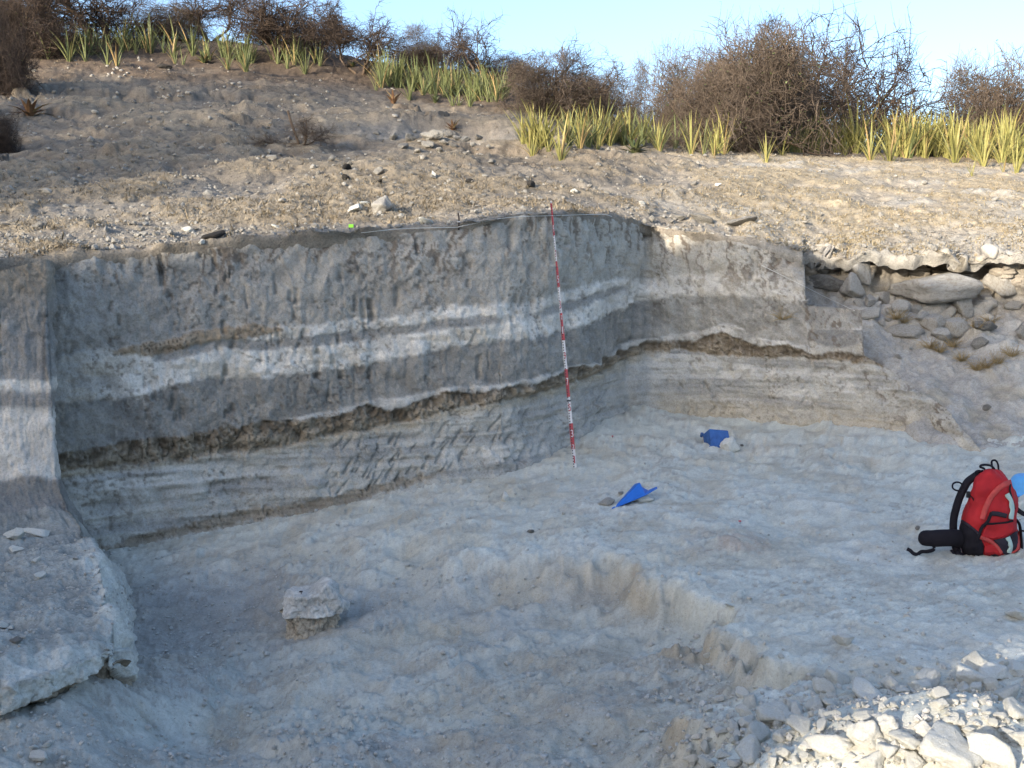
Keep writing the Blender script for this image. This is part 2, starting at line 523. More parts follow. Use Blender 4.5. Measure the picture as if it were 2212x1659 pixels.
for gx, gy, gl in ((395,895,26),(690,800,40),(1402,600,30),(1417,605,30),(860,640,44),(640,640,38),(350,600,34),(490,800,26),(735,590,40)):
    grooves.append((gx, gy, gl, R(90), 6.5))
for gx, gy, gl, ga, gw in grooves:
    i0, i1 = np.searchsorted(xs, (gx - gl - 6, gx + gl + 6))
    if i1 - i0 < 2:
        continue
    sx, sy = X0[:, i0:i1] - gx, Y0[:, i0:i1] - gy
    al = sx * math.cos(ga) - sy * math.sin(ga)
    ac = sx * math.sin(ga) + sy * math.cos(ga)
    g = sst(gw * 1.25, gw * .25, np.abs(ac)) * sst(gl * .55, gl * .4, np.abs(al)) * (.45 + .55 * sst(gl * .5, -gl * .5, al))
    disp[:, i0:i1] -= g * .030 * (gw / 3) ** .5
V = V + n * disp[..., None]
V[:, xs > 1735] += 0
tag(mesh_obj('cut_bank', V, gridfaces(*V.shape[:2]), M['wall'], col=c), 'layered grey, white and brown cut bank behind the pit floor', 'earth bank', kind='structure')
WALL_TOP = PT

# ------------------------------------------------------------------ terrain: bank at the left edge with its low bench
keys = [  # (x, y, distance) at far left, frame edge, outer edge, back of the return
    ((-1000,602,6.0), (0,586,6.1), (98,561,6.2), (108,566,6.75)),
    ((-1000,850,6.0), (0,840,6.05), (110,800,6.12), (118,800,6.75)),
    ((-1000,1050,5.9), (0,1045,5.95), (120,1028,6.02), (132,1040,6.75)),
    ((-1000,1112,5.7), (0,1105,5.75), (150,1092,5.88), (228,1196,None,-.40)),
    ((-1000,1180,None,.12), (0,1175,None,.11), (200,1178,None,.10), (252,1225,None,-.40)),
    ((-1000,1290,None,.10), (0,1280,None,.09), (226,1270,None,.08), (276,1290,None,-.40)),
    ((-1000,1522,None,.08), (0,1476,None,.07), (256,1385,None,.04), (300,1440,None,-.40)),
    ((-1000,1625,3.30), (0,1562,3.47), (268,1446,3.98), (306,1520,None,-.42)),
    ((-1000,1680,3.42), (0,1600,3.56), (264,1470,4.03), (303,1560,None,-.44)),
    ((-1000,1760,3.40), (0,1700,3.5), (280,1560,3.9), (308,1660,None,-.44)),
]
def keypt(k):
    x, y, d = k[:3]
    return P(x, y, dz_(x, y, k[3]) if d is None else d)
K = np.array([[keypt(k) for k in row] for row in keys])
uu = np.concatenate([np.linspace(0, 1, 70)[:-1], np.linspace(1, 2, 110)[:-1], np.linspace(2, 3, 50)])
Kc = np.stack([np.stack([np.interp(uu, [0, 1, 2, 3], K[r, :, a]) for a in range(3)], -1) for r in range(len(K))])
rows_n = [60, 40, 16, 12, 40, 60, 60, 16, 16]
V = catmull(Kc, rows_n)
rowk = np.concatenate([k + np.arange(m) / m for k, m in enumerate(rows_n)] + [[len(rows_n)]])[:, None] + 0 * uu[None]
X0, Y0 = proj(V)
n = gnormals(V)
vv = V - np.array([0, 0, CH])
n *= np.where(((n * vv).sum(-1) > 0)[..., None], -1, 1)
x, y, z = V[..., 0], V[..., 1], V[..., 2]
rough = fbm(x * 7, y * 7, z * 7, 4, 51)
big = fbm(x * 2, y * 2, z * 2, 3, 53)
fine = fbm(x * 40, y * 40, z * 40, 3, 55)
streak = fbm(x * 18, y * 18, z * 3, 3, 57)
wob = 9 * big + 6 * rough
c = np.empty(V.shape)
c[:] = (.33, .32, .30)
face = sst(3.05, 2.9, rowk)
yy = Y0 + wob
c = mixc(c, C_SOIL, sst(690, 600, yy) * face * .85)
c = mixc(c, C_WHITE, sst(816, 822, yy) * sst(850, 838, yy) * .75 * face)
c = mixc(c, C_WHITE, sst(872, 890, yy) * sst(1042, 1030, yy) * .72 * face)
c = mixc(c, (.25, .245, .23), sst(1036, 1044, yy) * face * .8)
bench = sst(2.95, 3.1, rowk)
U = uu[None] + 0 * rowk
bc = np.array((.36, .362, .332)) * (1 + .12 * rough + .16 * fine)[..., None]
rim = np.maximum(sst(1.74, 1.95, U + .10 * big + .06 * rough) * sst(3.4, 4.6, rowk), sst(5.62, 5.9, rowk + .25 * big + .12 * rough))
bc = mixc(bc, (.63, .63, .575), rim * .85)
bc = mixc(bc, (.42, .41, .38), np.exp(-((rowk - 6.22 + .05 * big) / .09) ** 2) * .7)
brn = np.maximum(sst(6.82, 6.94, rowk + .05 * rough), sst(2.52, 2.62, U + .05 * rough) * sst(2.86, 2.74, U) * sst(5.5, 6.2, rowk + .3 * big))
bc = mixc(bc, C_BROWN, brn * .85)
bc = mixc(bc, (.38, .345, .28), sst(2.05, 2.2, U) * sst(.2, .7, fbm(x * 9, y * 9, z * 5, 3, 61)) * .6)
c = c * (1 - bench[..., None]) + bc * bench[..., None]
c *= (1 + .1 * rough + .07 * fine)[..., None]
flat = sst(3.1, 3.5, rowk) * sst(5.9, 5.5, rowk) * sst(1.9, 1.7, U)
f1, f2, cid = worley((x + y) * 9 + rough, z * 7 + .6 * big, 31)
frontc = np.where(rowk > 6, (1 - sst(.02, .10, f2 - f1)) * sst(-.1, .5, big + .5 * streak), 0)
disp = .03 * big + .018 * rough + .007 * fine + .010 * streak * (1 - flat) - .012 * frontc - brn * .03 + .03 * (cid - .5) * sst(6, 6.2, rowk) + .035 * rim * bench * fbm(x * 5, y * 5, z * 5, 3, 63) - .03 * np.exp(-((rowk - 6) / .12) ** 2)
V = V + n * disp[..., None]
LBV, LBK = V, rowk
tag(mesh_obj('left_bank', V, gridfaces(*V.shape[:2]), M['wall'], col=c), 'grey bank and low white-edged bench along the left edge', 'earth bank', kind='structure')

# ------------------------------------------------------------------ terrain: eroded bank at the right end
RB = {1700: [(960,9.2),(820,9.75),(690,9.95),(612,10.2),(572,10.22),(556,10.05)],
      1790: [(920,9.3),(800,9.65),(684,9.85),(640,10.22),(568,10.30),(552,10.1)],
      1870: [(915,9.2),(790,9.5),(684,9.75),(640,10.22),(566,10.34),(552,10.1)],
      2000: [(985,8.2),(850,8.9),(738,9.6),(655,10.24),(572,10.36),(554,10.1)],
      2110: [(1010,7.9),(900,8.7),(758,9.4),(664,10.2),(577,10.36),(557,10.1)],
      2230: [(990,8.05),(900,8.7),(760,9.3),(684,9.95),(576,10.2),(549,9.9)],
      2460: [(990,8.05),(900,8.7),(760,9.2),(684,9.75),(575,10.0),(541,9.7)]}
xs = np.concatenate([np.arange(1700, 2460, 3.0), np.arange(2460, 3700, 20.0)])
kx = sorted(RB)
def rb(k, a):
    return smooth1(np.interp(xs, kx, [RB[q][k][a] for q in kx]), 15)
Kc = np.array([P(xs, rb(k, 0), rb(k, 1)) for k in range(6)])
jag = fbm(xs * .007, 0, 0, 3, 69)
Kc[5, :, 1] += .22 * jag
Kc[5, :, 2] += .05 * fbm(xs * .03, 3, 0, 3, 70)
Kc[4, :, 1] += .15 * fbm(xs * .02, 7, 0, 3, 68)
Kc[3, :, 1] += .15 * fbm(xs * .015, 9, 0, 3, 67)
Kc = np.concatenate([Kc[:1] + np.array([0, 0, -.15]), Kc, Kc[-1:] + np.array([0, .25, .03])])
rows_n = [8, 50, 50, 40, 40, 24, 6]
V = catmull(Kc, rows_n)
rowk = np.concatenate([k + np.arange(m) / m for k, m in enumerate(rows_n)] + [[len(rows_n)]])[:, None] + 0 * xs[None]
n = gnormals(V)
n *= np.where(((n * (V - np.array([0, 0, CH]))).sum(-1) > 0)[..., None], -1, 1)
x, y, z = V[..., 0], V[..., 1], V[..., 2]
big, rough, fine = fbm(x * 1.6, y * 1.6, z * 1.6, 4, 71), fbm(x * 6, y * 6, z * 6, 4, 73), fbm(x * 30, y * 30, z * 30, 3, 75)
rid = ridged(x * 2.2, y * 2.2, z * 2.2, 3, 77)
lipr = sst(4.6, 5.4, rowk)
lay = fbm(x * 1.2, y * 1.2, z * 9, 3, 80)
c = np.empty(V.shape)
c[:] = (.42, .40, .365)
c = mixc(c, (.55, .525, .47), sst(.1, .6, big + .4 * lay) * .7)
c = mixc(c, (.38, .33, .24), sst(.1, .7, fbm(x * 3, y * 3, z * 8, 3, 79)) * .5)
c = mixc(c, (.22, .175, .12), sst(4.3, 4.7, rowk) * sst(5.6, 5.2, rowk) * .55)
c *= (1 + .12 * rough + .1 * fine)[..., None]
up = sst(2.6, 3.4, rowk)
disp = (.05 + .05 * up) * big + (.03 + .03 * up) * rough + .010 * fine + .09 * up * (1 - lipr) * (rid - .3) + .05 * up * lay + .045 * lipr * fbm(x * 4, y * 4, z * 22, 4, 82)
V = V + n * (disp * sst(1700, 1730, xs)[None])[..., None]
tag(mesh_obj('right_bank', V, gridfaces(*V.shape[:2]), M['wall'], col=c), 'eroded pale earth bank with an overhang at the right end', 'earth bank', kind='structure')
LIP_X, LIP = xs, Kc[-2]

# ------------------------------------------------------------------ terrain: hillside above
HK = {  # x: knots (y, distance) from near to far
 -230:[(500,8.0),(390,10.5),(290,13.5),(190,17),(130,21),(95,25)],
  200:[(485,8.3),(390,10.8),(300,13.5),(200,17),(130,21.5),(90,26)],
  560:[(455,9.0),(385,11.2),(310,14),(210,18),(145,22.5),(100,27)],
  930:[(440,9.3),(380,11.5),(305,14.5),(250,18),(195,22.5),(150,27)],
 1130:[(425,9.4),(370,12),(320,14.5),(255,18),(225,21),(190,26)],
 1400:[(450,10.7),(380,13),(340,15.5),(325,17.5),(310,19.5),(290,24)],
 1735:[(500,10.9),(410,13),(350,16.5),(338,18.5),(328,20.5),(312,25)],
 2000:[(505,11.2),(420,13.3),(365,16.5),(350,19),(340,21),(325,26)],
 2212:[(500,11.0),(430,13),(385,15.5),(365,18),(352,21),(335,26)],
 2460:[(495,11.0),(430,13),(390,15.5),(370,18),(355,21),(340,26)]}
xs = np.concatenate([np.arange(-1500, -230, 20.0), np.arange(-230, 2460, 3.7), np.arange(2460, 3650, 24.0)])
kx = sorted(HK)
def hk(k, a):
    return smooth1(np.interp(xs, kx, [HK[q][k][a] for q in kx]), 61)
edge = np.where((xs < 1738)[:, None], P(xs, TOP(np.clip(xs, 105, 1737), 1) + np.clip(105 - xs, 0, 400) * .12 , TOP(np.clip(xs, 105, 1737), 2) - np.clip(105 - xs, 0, 400) * .0016),
                np.stack([np.interp(xs, LIP_X, LIP[:, a]) for a in range(3)], -1))
Kc = [edge + np.array([0, .02, -.09]), edge + np.array([0, -.01, .012])] + [P(xs, hk(k, 0), hk(k, 1)) for k in range(6)]
far = Kc[-1].copy()
dirh = far[:, :2] / np.linalg.norm(far[:, :2], axis=1, keepdims=True)
for dist, dz in ((18, -.6), (60, -2.5), (900, -14)):
    q = far.copy()
    q[:, :2] += dirh * dist
    q[:, 2] += dz
    Kc.append(q)
Kc = np.array(Kc)
rows_n = [3, 70, 70, 70, 55, 40, 24, 8, 4, 3]
V = catmull(Kc, rows_n)
rowk = np.concatenate([k + np.arange(m) / m for k, m in enumerate(rows_n)] + [[len(rows_n)]])[:, None] + 0 * xs[None]
XP = xs[None] + 0 * rowk
x, y = V[..., 0], V[..., 1]
n = gnormals(V)
big, mid, rough, fine = fbm(x * .35, y * .35, 0, 3, 81), fbm(x * 1.1, y * 1.1, 1, 4, 83), fbm(x * 4, y * 4, 2, 4, 85), fbm(x * 16, y * 16, 3, 3, 87)
rid = ridged(x * .9, y * .9, 4, 4, 89)
fade = .35 * sst(.9, 1.02, rowk) + .65 * sst(.95, 1.5, rowk) * sst(9.5, 8, rowk)
rf = sst(1250, 1750, XP)
er = np.clip(rf * sst(3.2, 1.6, rowk) + (1 - rf) * sst(2.6, 3.6, rowk) * sst(5.6, 4.8, rowk), 0, 1)
terr = np.floor((z0 := V[..., 2] + .25 * mid) * 1.6) / 1.6
dz = .05 * big + .06 * mid + .035 * rough + .014 * fine + er * ((.025 + .11 * rf) * (rid - .35) + .05 * mid)
# small scarps of the eroded slope at the left and the gully in the middle
sc = er * (1 - rf)
dz += sc * .12 * sst(.0, .5, fbm(x * .6, y * .6, 8, 3, 95)) * (sst(.35, .5, ((z0 + .12 * rough) * 1.5) % 1) - .5)
gy = sst(1.0, .35, np.hypot((x + 1.05) / 2.3, (y - 15.6) / 1.7))
dz -= gy * .42 * (1 + .3 * rough)
V[..., 2] += dz * fade
brink = np.exp(-((rowk - 1.0) / .22) ** 2)
V[..., 2] += brink * .03 * fbm(x * 5, y * 5, 9, 4, 96)
V[..., 1] += brink * .07 * fbm(x * 4, y * 4, 10, 4, 97)
n2 = gnormals(V)
steep = 1 - np.abs(n2[..., 2])
c = np.empty(V.shape)
c[:] = (.285, .258, .218)
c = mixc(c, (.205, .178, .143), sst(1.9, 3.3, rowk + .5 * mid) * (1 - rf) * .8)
c = mixc(c, (.44, .39, .315), rf * .9)
gm = sst(-.15, .35, mid + .55 * rough + .25 * fine + .25 * rf - .05)
gm *= sst(1.0, 1.35, rowk + .3 * mid) * (1 - .25 * sc) * (1 - gy)
c = mixc(c, np.array((.31, .262, .19)) + rf[..., None] * np.array((.11, .09, .05)), gm * .75)
pal = sst(.15, .6, fbm(x * .8, y * 1.5, 5, 4, 91) + .35 * rough - .2 * (1 - rf))
c = mixc(c, (.47, .45, .405), pal * (.12 + .6 * rf) * sst(4.6, 4.0, rowk))
c = mixc(c, (.40, .385, .35), np.clip(sst(.10, .35, steep) * (er * rf + gy), 0, 1) * .8)
c = mixc(c, (.20, .165, .13), np.clip(sst(.10, .3, steep) * er * (1 - rf), 0, 1) * .6)
c = mixc(c, (.36, .35, .325), gy * .7)
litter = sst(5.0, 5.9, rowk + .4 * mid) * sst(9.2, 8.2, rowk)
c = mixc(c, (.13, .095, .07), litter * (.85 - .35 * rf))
c = mixc(c, (.36, .315, .255), sst(1.2, .95, rowk + .25 * rough) * (1 - rf) * .6)
c *= (1 + .12 * rough + .14 * fine)[..., None]
HV, HG, HROW, HXP, HER = V, gm, rowk, XP, np.clip(er + gy, 0, 1)
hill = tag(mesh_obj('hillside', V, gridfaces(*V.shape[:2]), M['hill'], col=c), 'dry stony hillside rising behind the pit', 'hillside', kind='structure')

# ------------------------------------------------------------------ terrain: pit floor
def tps(pts):
    p = np.array(pts, float)
    d = np.linalg.norm(p[:, None, :2] - p[None, :, :2], axis=-1)
    Kk = np.where(d > 0, d * d * np.log(d + 1e-9), 0) + np.eye(len(p)) * .02
    A = np.zeros((len(p) + 3, len(p) + 3))
    A[:-3, :-3] = Kk
    A[:-3, -3] = A[-3, :-3] = 1
    A[:-3, -2:] = p[:, :2]
    A[-2:, :-3] = p[:, :2].T
    w = np.linalg.solve(A, np.r_[p[:, 2], 0, 0, 0])
    def f(x, y):
        r = w[-3] + w[-2] * x + w[-1] * y
        for q, k in zip(p, w):
            d2 = (x - q[0]) ** 2 + (y - q[1]) ** 2 + 1e-9
            r = r + k * .5 * d2 * np.log(d2)
        return r
    return f
def wp(rows):
    out = []
    for a, b, z in rows:
        q = P(a, b, dz_(a, b, z))
        out.append((q[0], q[1], z))
    return out
UP = wp([(1242,1012,0),(1545,968,.02),(1700,940,.06),(1360,892,.19),(1300,935,.1),(1560,912,.1),(1800,926,.1),(2000,955,.08),(2110,1000,.04),(2180,1000,.03),(2400,1000,.05),
         (2150,1100,.01),(2130,1215,.0),(2300,1215,.02),(1800,1200,-.02),(1600,1200,-.03),(1500,1050,0),(1300,1100,-.03),(1100,1080,-.06),(900,1120,-.11),(1650,1350,-.04),(1900,1400,0),
         (2200,1400,.03),(1750,1470,.0),(2250,1520,.08),(1550,1640,.02),(700,1120,-.18),(1400,1200,-.03),(300,1185,-.3)])
UP += [(1.05,2.75,.31),(1.3,2.9,.30),(.75,2.7,.16),(1.45,2.6,.30),(.5,2.45,.04),(1.6,3.3,.06),(1.3,3.35,.05),(1.1,2.3,.16),(.9,1.8,.03),(0,1.2,0),(2.2,2.6,.1),(2,1,.0),(-2,1.2,-.1),(3.5,3,.05),(4.5,6,.1),(-4,3,-.2)]
LO = wp([(300,1230,-.36),(500,1190,-.30),(700,1165,-.22),(400,1400,-.40),(700,1400,-.34),(1000,1300,-.27),(1250,1330,-.25),(1400,1450,-.26),(350,1600,-.40),(700,1600,-.38),(1100,1620,-.30),
         (1400,1620,-.2),(1000,1480,-.31),(0,1590,-.13),(100,1570,-.13),(200,1520,-.14),(258,1480,-.18),(0,1650,-.16),(150,1650,-.2),(250,1650,-.28),(850,1190,-.22),(1550,1450,-.22)])
LO += [(0,1.2,-.2),(-2,1.2,-.25),(-4,4,-.3),(3,3,-.2),(3,6,-.2)]
fu, fl_ = tps(UP), tps(LO)
STEP = [(180,1165),(420,1148),(620,1112),(740,1150),(830,1172),(900,1180),(1000,1190),(1090,1182),(1150,1200),(1250,1205),(1360,1218),(1425,1262),(1480,1292),(1535,1335),(1580,1385),(1620,1420),(1680,1462),(1650,1500),(1560,1540),(1490,1590),(1430,1660),(1420,1800)]
sp = np.array([q[:2] for q in wp([(a, b, -.06) for a, b in STEP])])
poly = np.vstack([sp, [[6, 1.0], [9, 12], [-6, 12]]])
def sdist(x, y):
    d = np.full(x.shape, 9.0)
    for a, b in zip(sp[:-1], sp[1:]):
        e = b - a
        k = np.clip(((x - a[0]) * e[0] + (y - a[1]) * e[1]) / (e @ e), 0, 1)
        d = np.minimum(d, np.hypot(x - a[0] - k * e[0], y - a[1] - k * e[1]))
    ins = np.zeros(x.shape, bool)
    for a, b in zip(poly, np.roll(poly, -1, 0)):
        cond = (a[1] > y) != (b[1] > y)
        with np.errstate(divide='ignore', invalid='ignore'):
            xi = a[0] + (y - a[1]) / (b[1] - a[1]) * (b[0] - a[0])
        ins ^= cond & (x < xi)
    return np.where(ins, d, -d)
xs = np.concatenate([np.arange(-1500, -180, 20.0), np.arange(-180, 2400, 3.6), np.arange(2400, 3700, 24.0)])
yr = np.concatenate([np.arange(868, 900, 6), np.arange(900, 1700, 3.0), np.arange(1700, 2500, 12)])
dd = dz_(CX, yr, -.1)[::-1]
aa = (xs - CX) / F
x = dd[:, None] * aa[None] * 1.0
y = dd[:, None] + 0 * x
big, mid, rough, fine = fbm(x * 1.1, y * 1.1, 0, 3, 101), fbm(x * 3.2, y * 3.2, 1, 4, 103), fbm(x * 10, y * 10, 2, 4, 105), fbm(x * 36, y * 36, 3, 3, 107)
dx = fbm(x * 2.5, y * 2.5, 4, 3, 109) * .10
rid = ridged(x * 3.1 + dx * 4, y * 4.4 + dx * 3, 5, 4, 111)
pit = fbm(x * 5 + y * 3, y * 9 - x * 2, 6, 3, 113)
zu, zl = np.clip(fu(x, y), -.5, .36), np.clip(fl_(x, y), -.5, -.1)
sd = sdist(x, y) + .16 * mid + .05 * rough + .10 * big + .02 * fbm(x * 6, y * 6, 13, 3, 125)
px0, _ = proj(np.stack([x, y, zu], -1))
sw_ = .06 + .30 * sst(1420, 1050, px0)
up = sst(-sw_, sw_, sd) * .75 + .25 * sst(-.3 - sw_, .05, sd)
px_, py_ = proj(np.stack([x, y, zu * up + zl * (1 - up)], -1))
calm = sst(1250, 1700, px_) * sst(1180, 1300, py_) * sst(.1, .5, sd)
near = sst(1300, 1560, py_) * (1 - calm)
z = zl + (zu - zl) * up
scr = fbm((x * .8 + y * .6) * 5, (y * .8 - x * .6) * 34, 14, 3, 127)
scoop, s2, sid = worley(x * 3.0 + 1.1 * mid + .35 * rough, y * 3.6 + 1.1 * dx * 8 + .35 * rough, 61)
scp2, _, _ = worley(x * 8 + 1.0 * rough + mid, y * 10 + 1.2 * mid, 63)
patch = sst(-.25, .35, fbm(x * 1.3, y * 1.3, 12, 3, 123)) * (1 - .85 * calm)
z += (.022 * mid + .010 * rough + .012 * big) * (1 - .5 * calm) + .006 * fine + .004 * pit + .006 * scr * (1 - .5 * calm) - .013 * sst(.32, .55, scr) * sst(-.2, .3, mid)
z += .048 * patch * np.minimum(scoop, .8) ** 2 * (.3 + .7 * sid) + .009 * np.minimum(scp2, .8) ** 2 * (1 - .8 * calm) * sst(-.3, .3, pit)
z += near * (.035 * big + .02 * mid + .03 * np.minimum(scoop, .8) ** 2) * (1 - up)
sw = sst(1150, 1700, px_) * sst(1060, 960, py_)
z += sw * (.02 * pit)
for hx, hy, hr, hh in ((672,1352,75,.06),(1890,1030,70,-.07),(1640,1010,90,-.05),(1520,1090,60,-.04),(1700,1150,110,-.04),(1560,1205,60,.03),(1050,1600,140,-.07),(700,1560,90,.07),(905,1560,110,-.05),(1340,1600,80,-.08),(690,1500,120,.04),(1800,1480,60,-.02)):
    q = P(hx, hy, dz_(hx, hy, -.1))
    rr = hr * q[1] / F
    z += hh * np.exp(-(((x - q[0]) / rr) ** 2 + ((y - q[1]) / (rr * 1.3)) ** 2))
V = np.stack([x, y, z], -1)
c = np.empty(V.shape)
c[:] = (.585, .592, .53)
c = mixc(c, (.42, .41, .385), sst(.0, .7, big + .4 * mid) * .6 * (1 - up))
c = mixc(c, (.625, .625, .57), sst(.1, .7, fbm(x * 2, y * 2, 8, 4, 115)) * .6)
c = mixc(c, (.53, .485, .385), sst(.1, .65, fbm(x * 2.6, y * 2.6, 9, 4, 117) - .1 * calm) * .55)
edgeb = np.exp(-((sd + .02) / .08) ** 2) * sst(1000, 1300, px_)
c = mixc(c, (.40, .335, .235), edgeb * sst(-.3, .4, mid) * .8)
EDGEB = np.exp(-((sd + .12) / .09) ** 2)
f1, f2, cid = worley(x * 26, (y + z) * 26, 41)
ck = edgeb * sst(.15, .5, fbm(x * 2.5, y * 2.5, 10, 2, 119)) * sst(1300, 1500, px_)
c = mixc(c, (.15, .115, .075), ck * .75)
c = mixc(c, (.40, .375, .33), sst(.32, .6, scr) * .5 * sst(-.3, .3, mid))
crumbd = sst(.45, .7, fbm(x * 30, y * 30, 16, 2, 130)) * sst(.0, .5, fbm(x * 1.7, y * 1.7, 17, 3, 131))
c = mixc(c, (.33, .30, .26), crumbd * .5)
c = mixc(c, (.44, .39, .31), sst(.25, .6, fbm(x * 5, y * 5, 15, 4, 129) + .3 * fine) * .45)
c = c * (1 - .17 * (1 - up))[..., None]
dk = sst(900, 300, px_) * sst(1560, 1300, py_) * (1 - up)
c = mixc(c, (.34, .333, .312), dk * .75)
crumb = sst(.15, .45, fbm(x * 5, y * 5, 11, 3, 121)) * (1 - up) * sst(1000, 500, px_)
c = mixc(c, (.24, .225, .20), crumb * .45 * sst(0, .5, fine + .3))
rd = np.exp(-(((px_ - 1590) / 90) ** 2 + ((py_ - 1180) / 35) ** 2))
c = mixc(c, (.36, .27, .22), rd * sst(-.2, .4, rough) * .6)
c *= (1 + .07 * rough + .09 * fine + .06 * mid)[..., None]
V[..., 2] -= .02 * ck * (1 - sst(.03, .15, f2 - f1))
FV = V
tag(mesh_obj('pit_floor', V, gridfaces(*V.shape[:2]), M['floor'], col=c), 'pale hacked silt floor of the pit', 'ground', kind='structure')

# ------------------------------------------------------------------ terrain: the other side, behind the viewer
ca, sa = math.cos(SUN_A), math.sin(SUN_A)
q = np.linspace(-26, 14, 420)[:, None]
p = np.concatenate([np.linspace(-60, -18, 12), np.linspace(-17, 2.0, 90)])[None]
Q, Pp = q + 0 * p, p + 0 * q
crest = np.interp(q, [-26, -6.4, -5.9, -5.7, -5.15, -4.8, -4.5, 14], [5.35, 5.45, 5.7, 6.0, 6.36, 6.66, 6.9, 7.0]) + .08 * fbm(q * .9, 0, 0, 3, 131)  # unseen crest, heights set so its shade covers the pit
crest = crest - 3.75 * sst(.72, .52, np.abs(q + .58))  # notch cut to let a sun patch onto the rubble heap
zz = np.where(Pp < -14, crest - (-14 - Pp) * .02, crest * sst(-2.2, -14, Pp) ** 1.0)
x, y = Q * ca + Pp * sa, -Q * sa + Pp * ca
keep = np.minimum(1, np.maximum(0, (1.4 - y) / 1.5))
zz = zz * np.where(y > -1, keep, 1) - .12 * (1 - sst(-2, -5, Pp)) + .06 * fbm(x * 1.3, y * 1.3, 0, 4, 133) * sst(-2.5, -5, Pp)
ok = (y < 1.75)
V = np.stack([x, y, zz], -1)
fc = gridfaces(*V.shape[:2])
fc = fc[ok.ravel()[fc].all(1)]
c = np.empty(V.shape)
c[:] = (.40, .375, .33)
c = mixc(c, (.40, .32, .19), sst(0, .5, fbm(x * .8, y * .8, 1, 4, 135)) * .7)
tag(mesh_obj('ground', V, fc, M['hill'], col=c), 'bare ground and ridge on the near side of the pit', 'ground', kind='structure')

bpy.context.view_layer.update()
DG = bpy.context.evaluated_depsgraph_get()
TERR = [(o, BVHTree.FromObject(o, DG)) for o in COL.objects if o.type == 'MESH' and o.name in ('cut_bank', 'left_bank', 'right_bank', 'hillside', 'pit_floor')]
CAMV = Vector((0, 0, CH))

def hit(x, y, only=None):
    a, dy, dz = ray(x, y)
    d = Vector((float(a), float(dy), float(dz))).normalized()
    best, bd, bn = None, 1e9, None
    for o, b in TERR:
        if only and o.name not in only:
            continue
        l, nn, i, ds = b.ray_cast(CAMV, d)
        if l is not None and ds < bd:
            best, bd, bn = l, ds, nn
    return best

def ground(x, y, names=None):
    best = None
    for o, b in TERR:
        if names and o.name not in names:
            continue
        l, nn, i, ds = b.ray_cast(Vector((x, y, 20)), Vector((0, 0, -1)))
        if l is not None and (best is None or l.z > best.z):
            best = l
    return best

# ------------------------------------------------------------------ shared builders for loose things
def ico(sub):
    bm = bmesh.new()
    bmesh.ops.create_icosphere(bm, subdivisions=sub, radius=1)
    v = np.array([a.co[:] for a in bm.verts])
    f = np.array([[a.index for a in p.verts] for p in bm.faces])
    bm.free()
    return v / np.linalg.norm(v, axis=1, keepdims=True), f

ICO = {k: ico(k) for k in (1, 2, 3, 4)}

def rock_shape(seed, sub=4, planes=12, sharp=22, aniso=(1, .85, .7), lump=.06, grit=.02):
    r = np.random.default_rng(seed)
    d, f = ICO[sub]
    nrm = r.normal(size=(planes, 3))
    nrm /= np.linalg.norm(nrm, axis=1, keepdims=True)
    dist = r.uniform(.38, .80, planes)
    k = np.clip((d @ nrm.T) / dist, 0, None)
    rad = (np.sum(k ** sharp, 1) + 1.02 ** sharp) ** (-1 / sharp)
    rad = rad / rad.max()
    o = seed * 3.7
    rad = rad * (1 + lump * fbm(d[:, 0] * 2 + o, d[:, 1] * 2, d[:, 2] * 2, 3, seed % 97) + grit * fbm(d[:, 0] * 7 + o, d[:, 1] * 7, d[:, 2] * 7, 3, seed % 89))
    v = d * rad[:, None] * np.array(aniso)
    return v, f

def rock_mesh(name, mat, seed, **kw):
    v, f = rock_shape(seed, **kw)
    return mesh_np(name, v, f, mat)

PALE = [rock_mesh('pale_rock_shape', M['pale_rock'], 100 + i, planes=9 + i % 4, sharp=70 + 15 * (i % 5), aniso=(1, .7 + .06 * (i % 5), .62 + .07 * (i % 4)), lump=.11, grit=.055) for i in range(14)]
GREY = [rock_mesh('grey_rock_shape', M['grey_rock'], 200 + i, planes=14, sharp=14, aniso=(1, .8, .7), lump=.16, grit=.06) for i in range(8)]
BANK = [rock_mesh('bank_rock_shape', M['bank_rock'], 240 + i, planes=13, sharp=38, aniso=(1, .85, .8), lump=.08, grit=.05) for i in range(8)]
DARK = [rock_mesh('dark_rock_shape', M['dark_rock'], 300 + i, planes=8, sharp=12, aniso=(1, .8, .7), lump=.14, grit=.05) for i in range(3)]
SMALL_PALE = [rock_mesh('small_pale_stone_shape', M['pale_rock'], 400 + i, sub=2, planes=14, sharp=26) for i in range(6)]
SMALL_BANK = [rock_mesh('small_dusty_stone_shape', M['bank_rock'], 440 + i, sub=2, planes=12, sharp=30) for i in range(5)]
SMALL_GREY = [rock_mesh('small_grey_stone_shape', M['grey_rock'], 420 + i, sub=2, planes=11, sharp=16) for i in range(5)]

def put_rock(name, x, y, wpx, meshes, label, cat='stone', group=None, flat=(1, 1, 1), rot=None, sink=.30, i=[0], seed=None, tilt=.35):
    """a stone whose middle is seen at (x, y) and about wpx wide"""
    g = hit(x, y)
    if g is None:
        return None
    r = random.Random(int(x * 31 + y * 17) if seed is None else seed)
    dist = (g - CAMV).length
    rad = .5 * wpx * dist / F * 1.28
    o = link(bpy.data.objects.new(name, r.choice(meshes)))
    o.scale = (rad * flat[0], rad * flat[1], rad * flat[2])
    o.rotation_euler = rot or (r.uniform(-tilt, tilt), r.uniform(-tilt, tilt), r.uniform(0, 6.28))
    o.location = (g.x, g.y, g.z + rad * flat[2] * (.55 - sink))
    return tag(o, label, cat, group)

